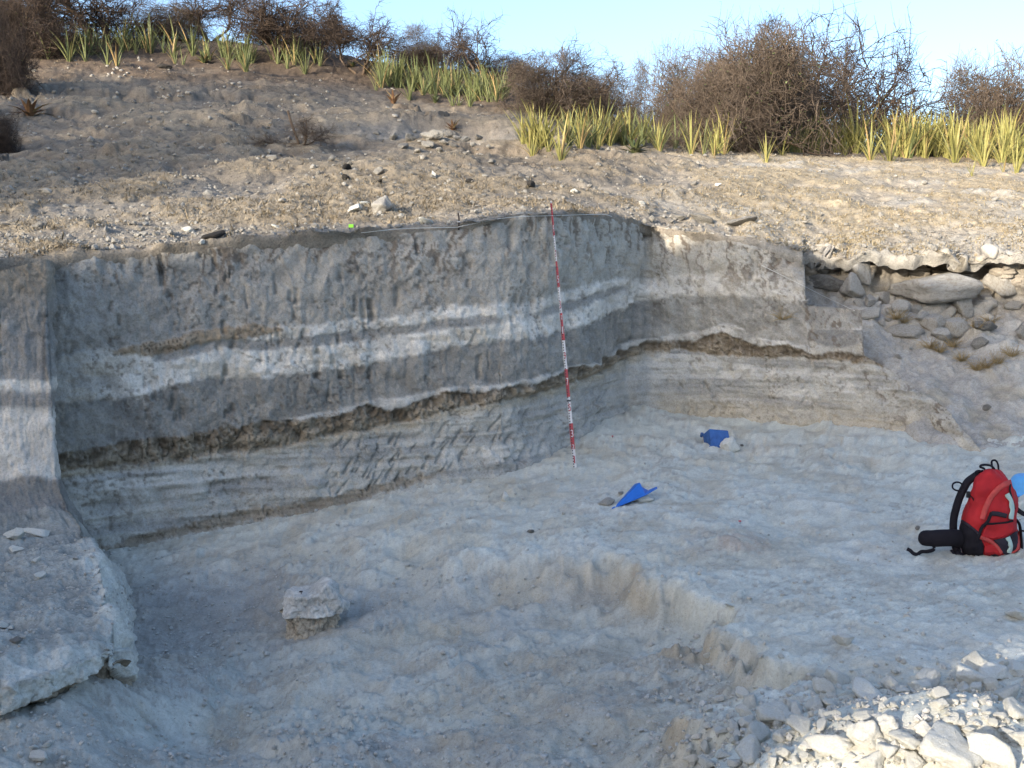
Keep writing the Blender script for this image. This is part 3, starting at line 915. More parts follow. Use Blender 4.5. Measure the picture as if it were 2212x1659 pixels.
def tube(path, rad, sides=6, closed=False, caps=True):
    p = np.asarray(path, float)
    n = len(p)
    rad = np.broadcast_to(np.asarray(rad, float), (n,))
    tg = np.gradient(p, axis=0)
    tg /= np.linalg.norm(tg, axis=1, keepdims=True) + 1e-9
    u = np.cross(tg[0], [0, 0, 1.0])
    if np.linalg.norm(u) < 1e-3:
        u = np.array([1.0, 0, 0])
    out = []
    for i in range(n):
        u = u - tg[i] * (u @ tg[i])
        u /= np.linalg.norm(u) + 1e-9
        w = np.cross(tg[i], u)
        a = np.arange(sides) * 2 * np.pi / sides
        out.append(p[i] + rad[i] * (np.cos(a)[:, None] * u + np.sin(a)[:, None] * w))
    V = np.concatenate(out)
    fs = [gridfaces(n, sides, True)]
    if caps:
        fs.append(np.array([list(range(sides))[::-1], list(range((n - 1) * sides, n * sides))]))
    return V, fs

def spline(pts, n=10):
    K = np.array(pts, float)
    return catmull(K, [n] * (len(K) - 1))

def box(sx, sy, sz, bev=0.0, mat=None, name='box'):
    bm = bmesh.new()
    bmesh.ops.create_cube(bm, size=1)
    for v in bm.verts:
        v.co = Vector((v.co.x * sx, v.co.y * sy, v.co.z * sz))
    if bev:
        bmesh.ops.bevel(bm, geom=bm.edges[:], offset=bev, segments=2, affect='EDGES', profile=.6)
    me = bpy.data.meshes.new(name)
    bm.to_mesh(me)
    bm.free()
    if mat:
        me.materials.append(mat)
    return me

# ------------------------------------------------------------------ rubble heap at the lower right
RUB_L = 'pale angular chalk rock in the shaded part of the rubble heap'
RUB_S = 'pale angular chalk rock on the sunlit part of the rubble heap'
RUB_G = 'rocks of the rubble heap at the lower right'
crop = lambda a, b: (1475 + a / 3.0, 1106 + b / 3.0)
for a, b, w, lit, lab in [
    (1905,985,150,0,'pointed pale rock at the far edge of the rubble heap, nearest below the backpack'),(2010,1060,170,0,None),(1845,1095,200,0,None),(2100,1205,150,0,None),(2165,1040,130,0,None),
    (1960,1230,80,0,None),(1540,1140,120,0,None),(1605,1090,140,0,None),(1650,1190,100,0,None),(1000,1090,145,0,'blocky grey-white rock, upper of the rocks at the left top of the rubble'),(875,1108,95,0,None),(890,1155,130,0,None),
    (1210,1195,215,0,'broad flat-topped pale rock just above the sunlit patch of rubble'),(375,1185,90,0,None),(435,1240,125,0,None),(395,1305,130,0,None),(605,1345,200,0,'large faceted pale rock in the shaded left part of the rubble'),(725,1300,130,0,None),
    (860,1262,120,0,None),(955,1250,90,0,None),(770,1410,155,0,'rounded brownish cracked rock beside the large faceted one'),(898,1395,105,0,None),(415,1372,125,0,None),(980,1335,115,0,None),(335,1420,110,0,None),
    (470,1490,190,0,None),(630,1465,90,0,None),(430,1590,235,1,'big sunlit white rock standing apart at the left foot of the heap'),(815,1510,115,1,None),(985,1545,245,1,'broad sunlit white slab in the middle of the front row'),
    (1195,1480,215,1,'large sunlit white rock with a grey shaded right side, above the dark gap'),(1078,1405,85,1,None),(1185,1340,120,1,None),(1320,1400,150,1,None),(1445,1505,175,1,'sunlit rugged rock with a notched top in the middle of the heap'),
    (1685,1575,340,1,'largest flat sunlit white slab at the front of the heap'),(1960,1600,240,1,'big sunlit rounded rock at the front right of the heap'),(1990,1475,85,1,'narrow upright sunlit stone like a finger'),(1845,1420,85,1,None),(1660,1260,125,1,'sunlit white rock perched alone on top of the heap'),
    (2180,1475,125,1,None),(1890,1475,85,1,None),(1550,1420,120,1,None),(1640,1455,110,1,None),(1320,1565,150,1,None),(1235,1635,170,1,None),(800,1590,100,1,None),(650,1560,100,0,None),
    (150,1640,120,0,None),(60,1605,90,0,None),(265,1575,90,0,None),(1480,1625,110,1,None),(2140,1300,160,0,None),(1745,1312,65,1,None),(1292,1262,70,1,None),(1372,1252,60,1,None),(2000,1135,110,0,None),(1900,1155,110,0,None),
    (1820,1150,70,0,None),(1420,1155,70,0,None),(1330,1250,40,1,None),(560,1270,60,0,None),(700,1230,60,0,None),(240,1210,70,0,'small brown clod at the foot of the dug step'),(160,1270,70,0,'dark brown clod left of the rubble heap')]:
    x, y = crop(a, b)
    put_rock('rock', x, y + 5, w / 3.0, PALE, lab or (RUB_S if lit else RUB_L), 'rock', RUB_G + (' in the sun' if lit else ' in the shade') if not lab else RUB_G,
             flat=(.62, .62, 1.5) if a == 1990 else ((1, 1, .62) if a in (1685, 985, 1210) else (1, 1, .95)), rot=(0, .1, .4) if a == 1990 else None, sink=.18)
gr = random.Random(5)
for k in range(120):
    a = gr.uniform(20, 2200)
    lo = 1130 + max(0, (900 - a)) * .28
    b = lo + (1655 - lo) * gr.random() ** .75
    if (a - 1500) ** 2 / 200 ** 2 + (b - 1330) ** 2 / 70 ** 2 < 1:
        continue
    x, y = crop(a, b)
    lit = b > 1300 + abs(a - 1500) * .25
    put_rock('rock', x, y, gr.choice([12, 14, 17, 21, 26, 34]) * gr.uniform(.7, 1.1), PALE, RUB_S if lit else RUB_L, 'rock', RUB_G + (' in the sun' if lit else ' in the shade'), sink=.15)

for k in range(40):
    a, b = gr.uniform(-250, 2200), gr.uniform(930, 1250)
    x, y = crop(a, b)
    put_rock('rock', x, y, gr.choice([8, 9, 11, 13, 16]), PALE, RUB_L, 'rock', RUB_G + ' in the shade', sink=.2)
# ------------------------------------------------------------------ single stones on the pit floor and the low bench
for x, y, w, lab, fl, ms in [
    (1827,1391,37,'rounded pale stone alone on the floor, right of its smaller neighbour',(1,1,.9),PALE),(1806,1381,20,'small grey stone touching the rounded pale stone on the floor',(1,1,.9),PALE),
    (2198,1335,52,'pale slab of rock at the right frame edge below the backpack',(1.2,1,.6),PALE),(1147,1151,18,'dark grey pebble alone in the middle of the pit floor',(1,1,.8),GREY),
    (1092,1080,24,'small white upright stone at the foot of the cut bank',(.9,.9,1.1),PALE),(1983,1143,12,'small pebble on the floor left of the backpack',(1,1,.9),GREY),(1602,963,8,'tiny pebble right of the farther blue dustpan',(1,1,1),GREY),
    (35,1164,46,'white angular stone, leftmost on the low bench',(1.1,.8,.75),PALE),(85,1159,46,'flat pale stone beside the white one on the low bench',(1.2,.8,.6),PALE),(33,1192,26,'small white stone below the leftmost one on the bench',(1,1,.8),PALE),
    (88,1246,22,'pointed white chip in the middle of the low bench',(1,1,.9),PALE),(78,1214,18,'little grey stone in the upper part of the bench',(1,1,.8),PALE),(6,1352,18,'pale stone at the left edge among crumbs on the bench',(1,1,.8),PALE),(22,1358,14,'pale crumb beside the stone at the bench edge',(1,1,.8),PALE),
    (36,1386,22,'grey clod near the front of the low bench',(1,1,.7),GREY),(82,1641,44,'flat grey-blue stone at the bottom left corner',(1.1,.8,.55),PALE),(73,1618,20,'small stone just above the flat one at the bottom left',(1,1,.7),PALE),
    (103,1611,20,'small pale stone at the foot of the bench front',(1,1,.7),PALE),(1578,1310,20,'small pale flake on the edge of the dug step',(1.2,.8,.5),PALE),(1765,1331,8,'tiny pale chip on the smooth floor',(1,1,.6),PALE)]:
    put_rock('stone', x, y, w, ms, lab, 'stone', None, fl, sink=.16)
# ------------------------------------------------------------------ boulders of the bank at the right end
cr2 = lambda a, b: (1475 + a / 3.0, 553 + b / 3.0)
for a, b, w, lab, fl, rz in [
    (1000,60,300,'long flat grey boulder at the back, topmost of the heap beside the cut',(1,.7,.32),.1),(900,185,260,'dark grey boulder wedged against the end of the cut',(1,.6,.5),-.5),(1140,135,250,'largest rounded boulder of the heap beside the cut, brown on top',(.8,.8,.85),.4),
    (1105,240,175,'grey rounded boulder in front of the largest one',(1,.9,.9),1.0),(900,95,130,'grey boulder between the slab at the back and the cut',(1,.8,.6),.3),(800,300,55,'small stone on the ledge at the end of the cut',(1,1,.6),0),(830,60,60,'grey block at the top left of the boulder heap',(1,1,.9),0),
    (1610,225,560,'huge smooth slab under the overhang, sunlit along its top',(1,.55,.36),.05),(1300,295,120,'pale block below the gap between boulders and slab',(1,.8,.8),.5),(1420,355,100,'grey stone below the left end of the huge slab',(1,1,.8),0),(1215,305,100,'cracked stone at the foot of the grey rounded boulder',(1,.8,.8),.9),
    (1150,318,75,'small pale block beside the cracked stone',(1,.8,.7),.2),(1545,412,110,'brownish tilted stone leaning on the pale egg-shaped one',(1,.7,.55),.5),(1610,455,160,'pale egg-shaped boulder in the middle of the slope',(1,.75,.8),.5),(1745,480,190,'grey boulder right of the egg-shaped one',(1,.8,.7),.2),
    (1450,515,180,'low grey boulder half buried in the slope',(1,.7,.45),-.3),(1690,520,150,'flat boulder below the egg-shaped one',(1,.8,.5),.3),(1935,575,120,'dark grey stone on the lower right of the slope',(1,.8,.7),.1),(1950,465,140,'grey stone above the dark one on the slope',(1,.8,.6),.4),
    (2195,520,110,'greenish stone at the right frame edge',(.8,.8,1.3),0),(1820,355,180,'grey boulder under the right end of the huge slab',(1,.8,.7),.8),(1500,355,85,'angular stone under the middle of the huge slab',(1,.8,.7),.6),(1340,372,70,None,(1,.8,.8),0),(1225,395,120,'low block on the ledge edge beside the slope',(1,.8,.6),.2),
    (2060,200,220,'pale lump in the back wall under the overhang',(1,.7,.9),.2),(1290,445,45,None,(1,1,.8),0),(1460,350,60,None,(1,1,.8),0),(1380,330,50,None,(1,1,.8),0),(2150,340,90,None,(1,.8,.6),0),(1330,420,40,None,(1,1,.8),0),(1480,605,25,None,(1,1,.8),0),(1400,655,40,None,(1,1,.6),0),(1975,990,60,'small dark stone at the base of the pale patch on the right',(1,1,.8),0)]:
    x, y = cr2(a, b)
    put_rock('boulder', x, y + w * .02, w / 3.0, GREY if 'dark' in (lab or '') else BANK, lab or 'small grey stone among the boulders of the right slope', 'boulder', None if lab else 'small stones on the right slope', (fl[0], fl[1], min(1.3, fl[2] * 1.3)), rot=(gr.uniform(-.15, .15), gr.uniform(-.2, .2), rz), sink=.2, seed=int(a))

# ------------------------------------------------------------------ stones on the upper ground
for x, y, w, lab, fl, ms in [
    (821,458,47,'round pale boulder, largest stone above the middle of the cut bank',(1,.95,1.1),BANK),(765,454,52,'flat pale rock left of the round boulder',(1.1,.7,.42),PALE),(790,444,26,'pale block behind the flat rock and the round boulder',(1,.8,.7),PALE),
    (917,484,38,'low pale stone near the iron peg at the edge of the cut',(1.1,.7,.5),PALE),(86,494,32,'dark grey stone on the left part of the upper ground',(1,.8,.8),GREY),(408,500,28,'pale stone at the edge above the left of the cut',(1,.8,.65),PALE),(463,512,40,'dark rough clod at the edge above the left of the cut',(1.2,.8,.5),DARK),
    (436,524,18,'small pale stone left of the dark rough clod',(1,1,.7),PALE),(10,488,20,'grey stone at the left frame edge on the upper ground',(1,1,.7),GREY),(597,493,18,'small pale stone at the brink of the cut',(1,1,.7),PALE),(1147,404,22,'black stone on the upper ground above the staff',(.9,.8,1),DARK),
    (1512,478,62,'long dark boulder on the brink of the right cut',(1.2,.7,.55),GREY),(1467,474,34,'grey stone at the left end of the long dark boulder',(1,.8,.7),GREY),(1450,482,20,'small grey stone left of the long dark boulder',(1,.8,.7),GREY),(1605,482,66,'low grey hump of rock right of the long dark boulder',(1.2,.7,.35),GREY),
    (585,345,26,'pale stone under the dry brush pile',(1,.8,.8),BANK),(745,388,22,'dark grey stone left of the middle of the slope',(1,.8,.8),DARK),(817,376,26,'pointed grey stone on the middle slope',(1,.8,1),GREY),(938,384,22,'pale block on the middle slope',(1,.8,.9),PALE),(1015,395,16,'small dark stone right of the pale block',(1,.8,.9),DARK),
    (820,396,22,'flat dark stone below the pointed grey one',(1,.8,.6),DARK),(1305,305,20,None,(1,1,1),GREY),(750,365,20,'dark stone uphill on the middle slope',(1,.8,.8),DARK),(230,440,16,None,(1,1,.8),GREY),(355,148,22,'black stone beside the spear plants high on the left',(1.2,.8,.6),DARK),
    (1385,441,20,'pale stone in the dry grass right of the staff',(1,.8,.6),PALE),(1550,402,14,None,(1,1,.8),PALE),(1240,415,16,None,(1,1,.8),PALE)]:
    put_rock('stone', x, y, w, ms, lab or 'small weathered stone lying on the dry slope', 'stone', None if lab else 'small stones on the dry slope', fl, sink=.2)
cr3 = lambda a, b: (737 + a / 3.0, b / 3.0)
for a, b, w, lab in [(450,915,120,'grey block at the left of the gully'),(600,905,150,'largest grey block lying in the gully'),(700,885,110,'grey block below the small red aloe'),(890,905,70,'grey block at the right of the gully'),(560,955,100,None),(640,985,80,None),(800,915,80,None),(400,960,80,None),(745,900,60,None),
                     (860,945,60,None),(500,990,70,None),(340,905,80,None),(720,950,60,None),(660,930,70,None),(980,1060,70,'pale stone below the gully'),(600,1155,65,'pale stone in front of the gully'),(240,1110,60,None),(30,1165,60,None),(840,1185,45,None)]:
    x, y = cr3(a, b)
    put_rock('boulder', x, y, w / 3.0, GREY, lab or 'grey broken block lying in the rubble of the gully', 'boulder', None if lab else 'broken blocks in the gully', (1, .8, .75), sink=.2)
SL = 'small weathered stone lying on the dry slope'
for k in range(95):
    x = gr.uniform(0, 1500)
    y = gr.uniform(175, 470)
    if y < 190 + max(0, x - 700) * .25:
        continue
    put_rock('stone', x, y, gr.uniform(8, 14), SMALL_GREY if gr.random() < .7 else SMALL_BANK, SL, 'stone', 'small stones on the dry slope', sink=.25)
for k in range(46):
    x, y = gr.choice([(gr.gauss(520, 50), gr.gauss(187, 5)), (gr.gauss(365, 25), gr.gauss(205, 14)), (gr.gauss(260, 40), gr.gauss(158, 9)), (gr.gauss(660, 45), gr.gauss(225, 9)), (gr.gauss(330, 70), gr.gauss(270, 12))])
    put_rock('stone', x, y, gr.uniform(5, 10), SMALL_BANK, 'small pale stone in a strip of rubble high on the slope', 'stone', 'pale rubble on the upper slope', sink=.25)

# ------------------------------------------------------------------ countless small stuff
def scatter_stones(name, pts, rad, mat, seed, label):
    r = np.random.default_rng(seed)
    d, f = ICO[1]
    N = len(pts)
    sh = d[None] * r.uniform(.6, 1.1, (N, len(d), 1)) * r.uniform(.6, 1.1, (N, 1, 3))
    a = r.uniform(0, 6.28, N)
    ca_, sa_ = np.cos(a), np.sin(a)
    q = np.stack([sh[..., 0] * ca_[:, None] - sh[..., 1] * sa_[:, None], sh[..., 0] * sa_[:, None] + sh[..., 1] * ca_[:, None], sh[..., 2] * .8], -1)
    Vv = pts[:, None] + q * rad[:, None, None] + np.array([0, 0, .25]) * rad[:, None, None]
    ff = (f[None] + (np.arange(N) * len(d))[:, None, None]).reshape(-1, 3)
    tag(mesh_obj(name, Vv, ff, mat, smooth=False), label, 'gravel', kind='stuff')

def pick(Vg, w, n, r):
    w = w.ravel() / w.sum()
    i = r.choice(len(w), n, p=w)
    Pt = Vg.reshape(-1, 3)[i]
    return Pt, i

r = np.random.default_rng(11)
px_, py_ = proj(FV)
on = (px_ > -20) & (px_ < 2240) & (py_ > 900) & (py_ < 1670)
wm = np.where(on, 1, 0) * (np.exp(-((px_ - 2000) / 380) ** 2) * sst(1440, 1560, py_) * .7 + .12 * sst(1480, 1600, py_) + .045 + .25 * EDGEB + .25 * np.exp(-((px_ - 420) / 150) ** 2) * sst(1150, 1250, py_) * sst(1560, 1450, py_))
pt, i = pick(FV, wm, 9500, r)
pt = pt + np.c_[r.uniform(-.02, .02, (len(pt), 2)), np.zeros(len(pt))]
scatter_stones('gravel', pt, np.exp(r.normal(math.log(.0050), .6, len(pt))).clip(.002, .018), M['crumb'], 21, 'fine pale crumbs strewn over the pit floor and heap')
lx, ly = proj(LBV)
wm = ((LBK > 3.3) & (LBK < 5.7) & (lx > -20)) * (.3 + .7 * sst(-.1, .5, fbm(LBV[..., 0] * 3, LBV[..., 1] * 3, 0, 3, 141)))
pt, i = pick(LBV, wm, 520, r)
scatter_stones('crumbs', pt, np.exp(r.normal(math.log(.0055), .5, len(pt))).clip(.002, .022), M['bank_rock'], 23, 'pale crumbs strewn over the low bench')
hx, hy = proj(HV)
on = (hx > -20) & (hx < 2240) & (HROW > 1.02) & (HROW < 6.3)
wm = np.where(on, 1, 0) * (.4 + .8 * (1 - HG) + HER * .8) * (1 + .5 * sst(900, 300, hx)) * np.maximum(.15, sst(4, 1, HROW)) 
pt, i = pick(HV, wm, 7500, r)
pt = pt + np.c_[r.uniform(-.04, .04, (len(pt), 2)), np.zeros(len(pt))]
dist = np.linalg.norm(pt - np.array([0, 0, CH]), axis=1)
scatter_stones('scree', pt, np.exp(r.normal(math.log(.012), .55, len(pt))).clip(.004, .05) * (dist / 10) ** .5, M['grey_rock'], 22, 'small weathered stones strewn over the hillside')

def grass_mesh(name, base, hgt, col, mat, seed, label, blades=5, spread=.03):
    r = np.random.default_rng(seed)
    N = len(base)
    b = np.repeat(base, blades, 0)
    hh = np.repeat(hgt, blades) * r.uniform(.5, 1.2, N * blades)
    cc = np.repeat(col, blades, 0) * r.uniform(.75, 1.25, (N * blades, 1))
    a = r.uniform(0, 6.28, N * blades)
    tilt = r.uniform(.3, 2.2, N * blades)
    root = b + np.stack([np.cos(a + 2), np.sin(a + 2), 0 * a], -1) * spread * r.random((N * blades, 1)) - np.array([0, 0, .01])
    tip = root + np.stack([np.cos(a) * tilt, np.sin(a) * tilt, 0 * a + 1], -1) * hh[:, None]
    w = np.stack([-np.sin(a), np.cos(a), 0 * a], -1) * (.0035 + .03 * hh[:, None])
    mid_ = root * .5 + tip * .5 + np.array([0, 0, .12]) * hh[:, None]
    Vv = np.stack([root - w, root + w, mid_ + w * .7, mid_ - w * .7, tip], 1)
    i0 = (np.arange(N * blades) * 5)[:, None]
    q4 = i0 + np.array([[0, 1, 2, 3]])
    t3 = i0 + np.array([[3, 2, 4]])
    tag(mesh_obj(name, Vv, [q4, t3], mat, smooth=False, col=np.repeat(cc, 5, 0)), label, 'grass', kind='stuff')

on = (hx > -30) & (hx < 2250) & (HROW > 1.0) & (HROW < 6.6)
wm = np.where(on, 1, 0) * (HG ** 1.5 + .04) * np.maximum(.5, sst(4.8, 1.5, HROW)) * (1 - .2 * HER) * (1 + 1.2 * (HROW < 1.12))
N = 34000
pt, i = pick(HV, wm, N, r)
pt = pt + np.c_[r.uniform(-.05, .05, (N, 2)), np.zeros(N)]
rfx = sst(1250, 1750, hx.ravel()[i])
cg = np.array((.30, .255, .185))[None] * (1 - rfx[:, None]) + np.array((.42, .35, .23))[None] * rfx[:, None]
cg = cg * r.uniform(.75, 1.15, (N, 1))
hgt = r.gamma(1.8, .0085, N).clip(.006, .10)
grass_mesh('dry_grass', pt, hgt, cg, M['grass'], 31, 'short dry straw-coloured grass over the hillside', 4, .045)

# ------------------------------------------------------------------ bare thorn trees and bushes
def nrmz(a):
    return a / (np.linalg.norm(a, axis=-1, keepdims=True) + 1e-9)

def branches(org, dirs, length, K, gnarl, r, lift=0.0):
    N = len(org)
    pts = np.empty((N, K + 1, 3))
    pts[:, 0] = org
    d = nrmz(dirs)
    for k in range(K):
        d = nrmz(d + r.normal(size=(N, 3)) * gnarl + np.array([0, 0, lift]))
        pts[:, k + 1] = pts[:, k] + d * (length / K)[:, None]
    return pts

def children(pts, rad, n, r, spread, t0=.25, up=0.0, weights=None):
    N, K1, _ = pts.shape
    L = np.linalg.norm(pts[:, -1] - pts[:, 0], axis=1)
    w = (L if weights is None else weights)
    i = r.choice(N, n, p=w / w.sum())
    t = (t0 + (1 - t0) * r.random(n) ** .8) * (K1 - 1)
    k = np.minimum(t.astype(int), K1 - 2)
    f = t - k
    o = pts[i, k] * (1 - f)[:, None] + pts[i, k + 1] * f[:, None]
    d = nrmz(pts[i, k + 1] - pts[i, k])
    d = nrmz(d + r.normal(size=(n, 3)) * spread + np.array([0, 0, up]))
    return o, d, rad[i] * (1 - .75 * t / (K1 - 1))

def tubes(pts, r0, taper=.3, sides=3):
    N, K1, _ = pts.shape
    tg = np.gradient(pts, axis=1)
    tg = nrmz(tg)
    ref = np.where(np.abs(tg[..., 2:3]) > .8, np.array([1.0, 0, 0]), np.array([0, 0, 1.0]))
    u = nrmz(np.cross(tg, ref))
    w = np.cross(tg, u)
    rr = r0[:, None] * np.linspace(1, taper, K1)[None]
    a = np.arange(sides) * 2 * np.pi / sides
    V = pts[:, :, None] + rr[..., None, None] * (np.cos(a)[:, None] * u[:, :, None] + np.sin(a)[:, None] * w[:, :, None])
    idx = np.arange(N * K1 * sides).reshape(N, K1, sides)
    j = np.roll(idx, -1, 2)
    fs = np.stack([idx[:, :-1], j[:, :-1], j[:, 1:], idx[:, 1:]], -1).reshape(-1, 4)
    return V.reshape(-1, 3), fs

def woody(seed, kind):
    """returns (trunk verts/faces, crown verts/faces) normalised to width 1, height 1"""
    r = np.random.default_rng(seed)
    if kind == 'bush':
        n0 = 14
        a = r.uniform(0, 6.28, n0)
        org = np.stack([.10 * np.cos(a), .10 * np.sin(a), 0 * a - .03], -1)
        d0 = np.stack([np.cos(a) * 1.1, np.sin(a) * 1.1, r.uniform(.45, 1.6, n0)], -1)
        s0 = branches(org, d0, r.uniform(.38, .6, n0), 6, .28, r)
        r0 = np.full(n0, .008)
        cnt, ln, rr = (46, 420, 10000), (.26, .16, .095), (.0045, .0021, .00175)
        up = (.05, .05, .0)
    elif kind == 'tree':
        n0 = 3
        a = r.uniform(0, 6.28, n0)
        org = np.stack([.02 * np.cos(a), .02 * np.sin(a), 0 * a - .03], -1)
        d0 = np.stack([np.cos(a) * .45, np.sin(a) * .45, 1 + 0 * a], -1)
        s0 = branches(org, d0, r.uniform(.5, .65, n0), 7, .22, r, .05)
        r0 = np.full(n0, .024)
        cnt, ln, rr = (36, 360, 2600), (.40, .22, .12), (.010, .0046, .0027)
        up = (.10, .12, .05)
    else:                      # airy, arching branches
        n0 = 4
        a = r.uniform(0, 6.28, n0)
        org = np.stack([.02 * np.cos(a), .02 * np.sin(a), 0 * a - .03], -1)
        d0 = np.stack([np.cos(a) * .9, np.sin(a) * .9, 1 + 0 * a], -1)
        s0 = branches(org, d0, r.uniform(.55, .75, n0), 8, .25, r)
        r0 = np.full(n0, .017)
        cnt, ln, rr = (44, 340, 2000), (.42, .26, .13), (.0075, .0038, .0024)
        up = (.05, .02, .0)
    P1 = children(s0, r0, cnt[0], r, .75, .30, up[0])
    s1 = branches(P1[0], P1[1], ln[0] * r.uniform(.6, 1.3, cnt[0]), 5, .30, r)
    r1 = np.minimum(P1[2], rr[0]) * r.uniform(.7, 1.2, cnt[0])
    P2 = children(s1, r1, cnt[1], r, .85, .15, up[1])
    s2 = branches(P2[0], P2[1], ln[1] * r.uniform(.5, 1.4, cnt[1]), 4, .32, r)
    r2 = rr[1] * r.uniform(.7, 1.3, cnt[1])
    P3 = children(s2, r2, cnt[2], r, 1.0, .10, up[2])
    if kind == 'bush':         # a lumpy dome of tangled twigs
        n = cnt[2]
        lump = nrmz(r.normal(size=(9, 3)) * np.array([1, 1, .7])) * .30 * r.uniform(.5, 1.15, (9, 1))
        lump[:, 2] = np.abs(lump[:, 2]) * 1.5 + .10
        li = r.integers(0, 9, n)
        rad_ = r.uniform(.13, .24, 9)[li]
        v_ = nrmz(r.normal(size=(n, 3))) * (r.random(n) ** .45 * rad_)[:, None]
        o_ = lump[li] + v_
        low = r.random(n) < .25
        o_[low] = np.stack([r.normal(0, .17, low.sum()), r.normal(0, .17, low.sum()), r.uniform(0, .25, low.sum())], -1)
        o_[:, 2] = np.abs(o_[:, 2])
        keep_ = r.random(n) < .80
        P3 = (np.where(keep_[:, None], o_, P3[0]), nrmz(np.where(keep_[:, None], nrmz(v_) * .6 + r.normal(size=(n, 3)) * .7, P3[1])), P3[2])
    s3 = branches(P3[0], P3[1], ln[2] * r.uniform(.4, 1.5, cnt[2]), 2, .35, r)
    r3 = rr[2] * r.uniform(.7, 1.2, cnt[2])
    allp = np.concatenate([s.reshape(-1, 3) for s in (s0, s1, s2, s3)])
    lo, hi = np.percentile(allp, 4.0, 0), np.percentile(allp, 96.0, 0)
    w = max(hi[0] - lo[0], hi[1] - lo[1])
    cx, cy = (hi[0] + lo[0]) / 2, (hi[1] + lo[1]) / 2
    sc = np.array([1 / w, 1 / w, 1 / hi[2]])
    if kind == 'bush':
        cxy = np.array([cx, cy, 0])
    else:
        cxy = np.array([cx * .4, cy * .4, 0])
    def fin(parts):
        V, Fs, o = [], [], 0
        for v, f in parts:
            V.append((v - cxy) * sc)
            Fs.append(f + o)
            o += len(v)
        return np.concatenate(V), np.concatenate(Fs)
    trunk = fin([tubes(s0, r0, .35, 5), tubes(s1, r1, .35, 3)])
    crown = fin([tubes(s2, r2, .5, 3), tubes(s3, r3, .35, 3)])
    tips = (s3[:, -1] - cxy) * sc
    return trunk, crown, tips

WOOD = {}
for i, (k, n) in enumerate((('bush', 3), ('tree', 3), ('airy', 2))):
    for j in range(n):
        t_, c_, tips = woody(500 + 10 * i + j, k)
        WOOD[k, j] = (mesh_np(k + '_stems', t_[0], t_[1], M['bark']),
                      [mesh_np(k + '_twigs', c_[0], c_[1], M['twig'])] * 2, tips)

def leaf_cloud(tips, n, size, seed, mat):
    r = np.random.default_rng(seed)
    i = r.choice(len(tips), n)
    p = tips[i] + r.normal(size=(n, 3)) * .012
    a, b = nrmz(r.normal(size=(n, 3))), nrmz(r.normal(size=(n, 3)))
    s_ = size * r.uniform(.6, 1.3, (n, 1))
    V = np.stack([p - a * s_ * .5, p + b * s_ * .3, p + a * s_ * .5, p - b * s_ * .3], 1)
    return mesh_np('leaf_spray', V, np.arange(4 * n).reshape(-1, 4), mat, smooth=False)

def plant_tree(x, ybase, wpx, hpx, kind, j, label, cat, dark=0, leaves=0, rz=0.0, dmore=0.0, group=None, name=None):
    g = hit(x, ybase, ('hillside',))
    if g is None:
        g = Vector(P(x, ybase, 27.0))
    if dmore:
        v = Vector((g.x, g.y, 0)).normalized() * dmore
        g = ground(g.x + v.x, g.y + v.y, ('hillside',)) or (g + v)
    k = (g - CAMV).length / F
    top_z = CH + ray(x, ybase - hpx)[2] / ray(x, ybase - hpx)[1] * g.y
    hgt = max(.3, top_z - g.z)
    st, cr, tips = WOOD[kind, j]
    t = thing(name or ('thorn_bush' if kind == 'bush' else 'thorn_tree'), g, label, cat, group, rz)
    wid = wpx * k
    for nm, me in ((('stems' if kind == 'bush' else 'trunk'), st), ('crown', cr[dark])):
        o = link(bpy.data.objects.new(nm, me), t)
        o.scale = (wid, wid, hgt)
        if nm == 'crown' and dark:
            o.material_slots[0].link = 'OBJECT'
            o.material_slots[0].material = M['twig_dark']
    if leaves:
        o = link(bpy.data.objects.new('foliage', leaf_cloud(tips, leaves, .022, int(x), M['green_leaf'])), t)
        o.scale = (wid, wid, hgt)
    return t

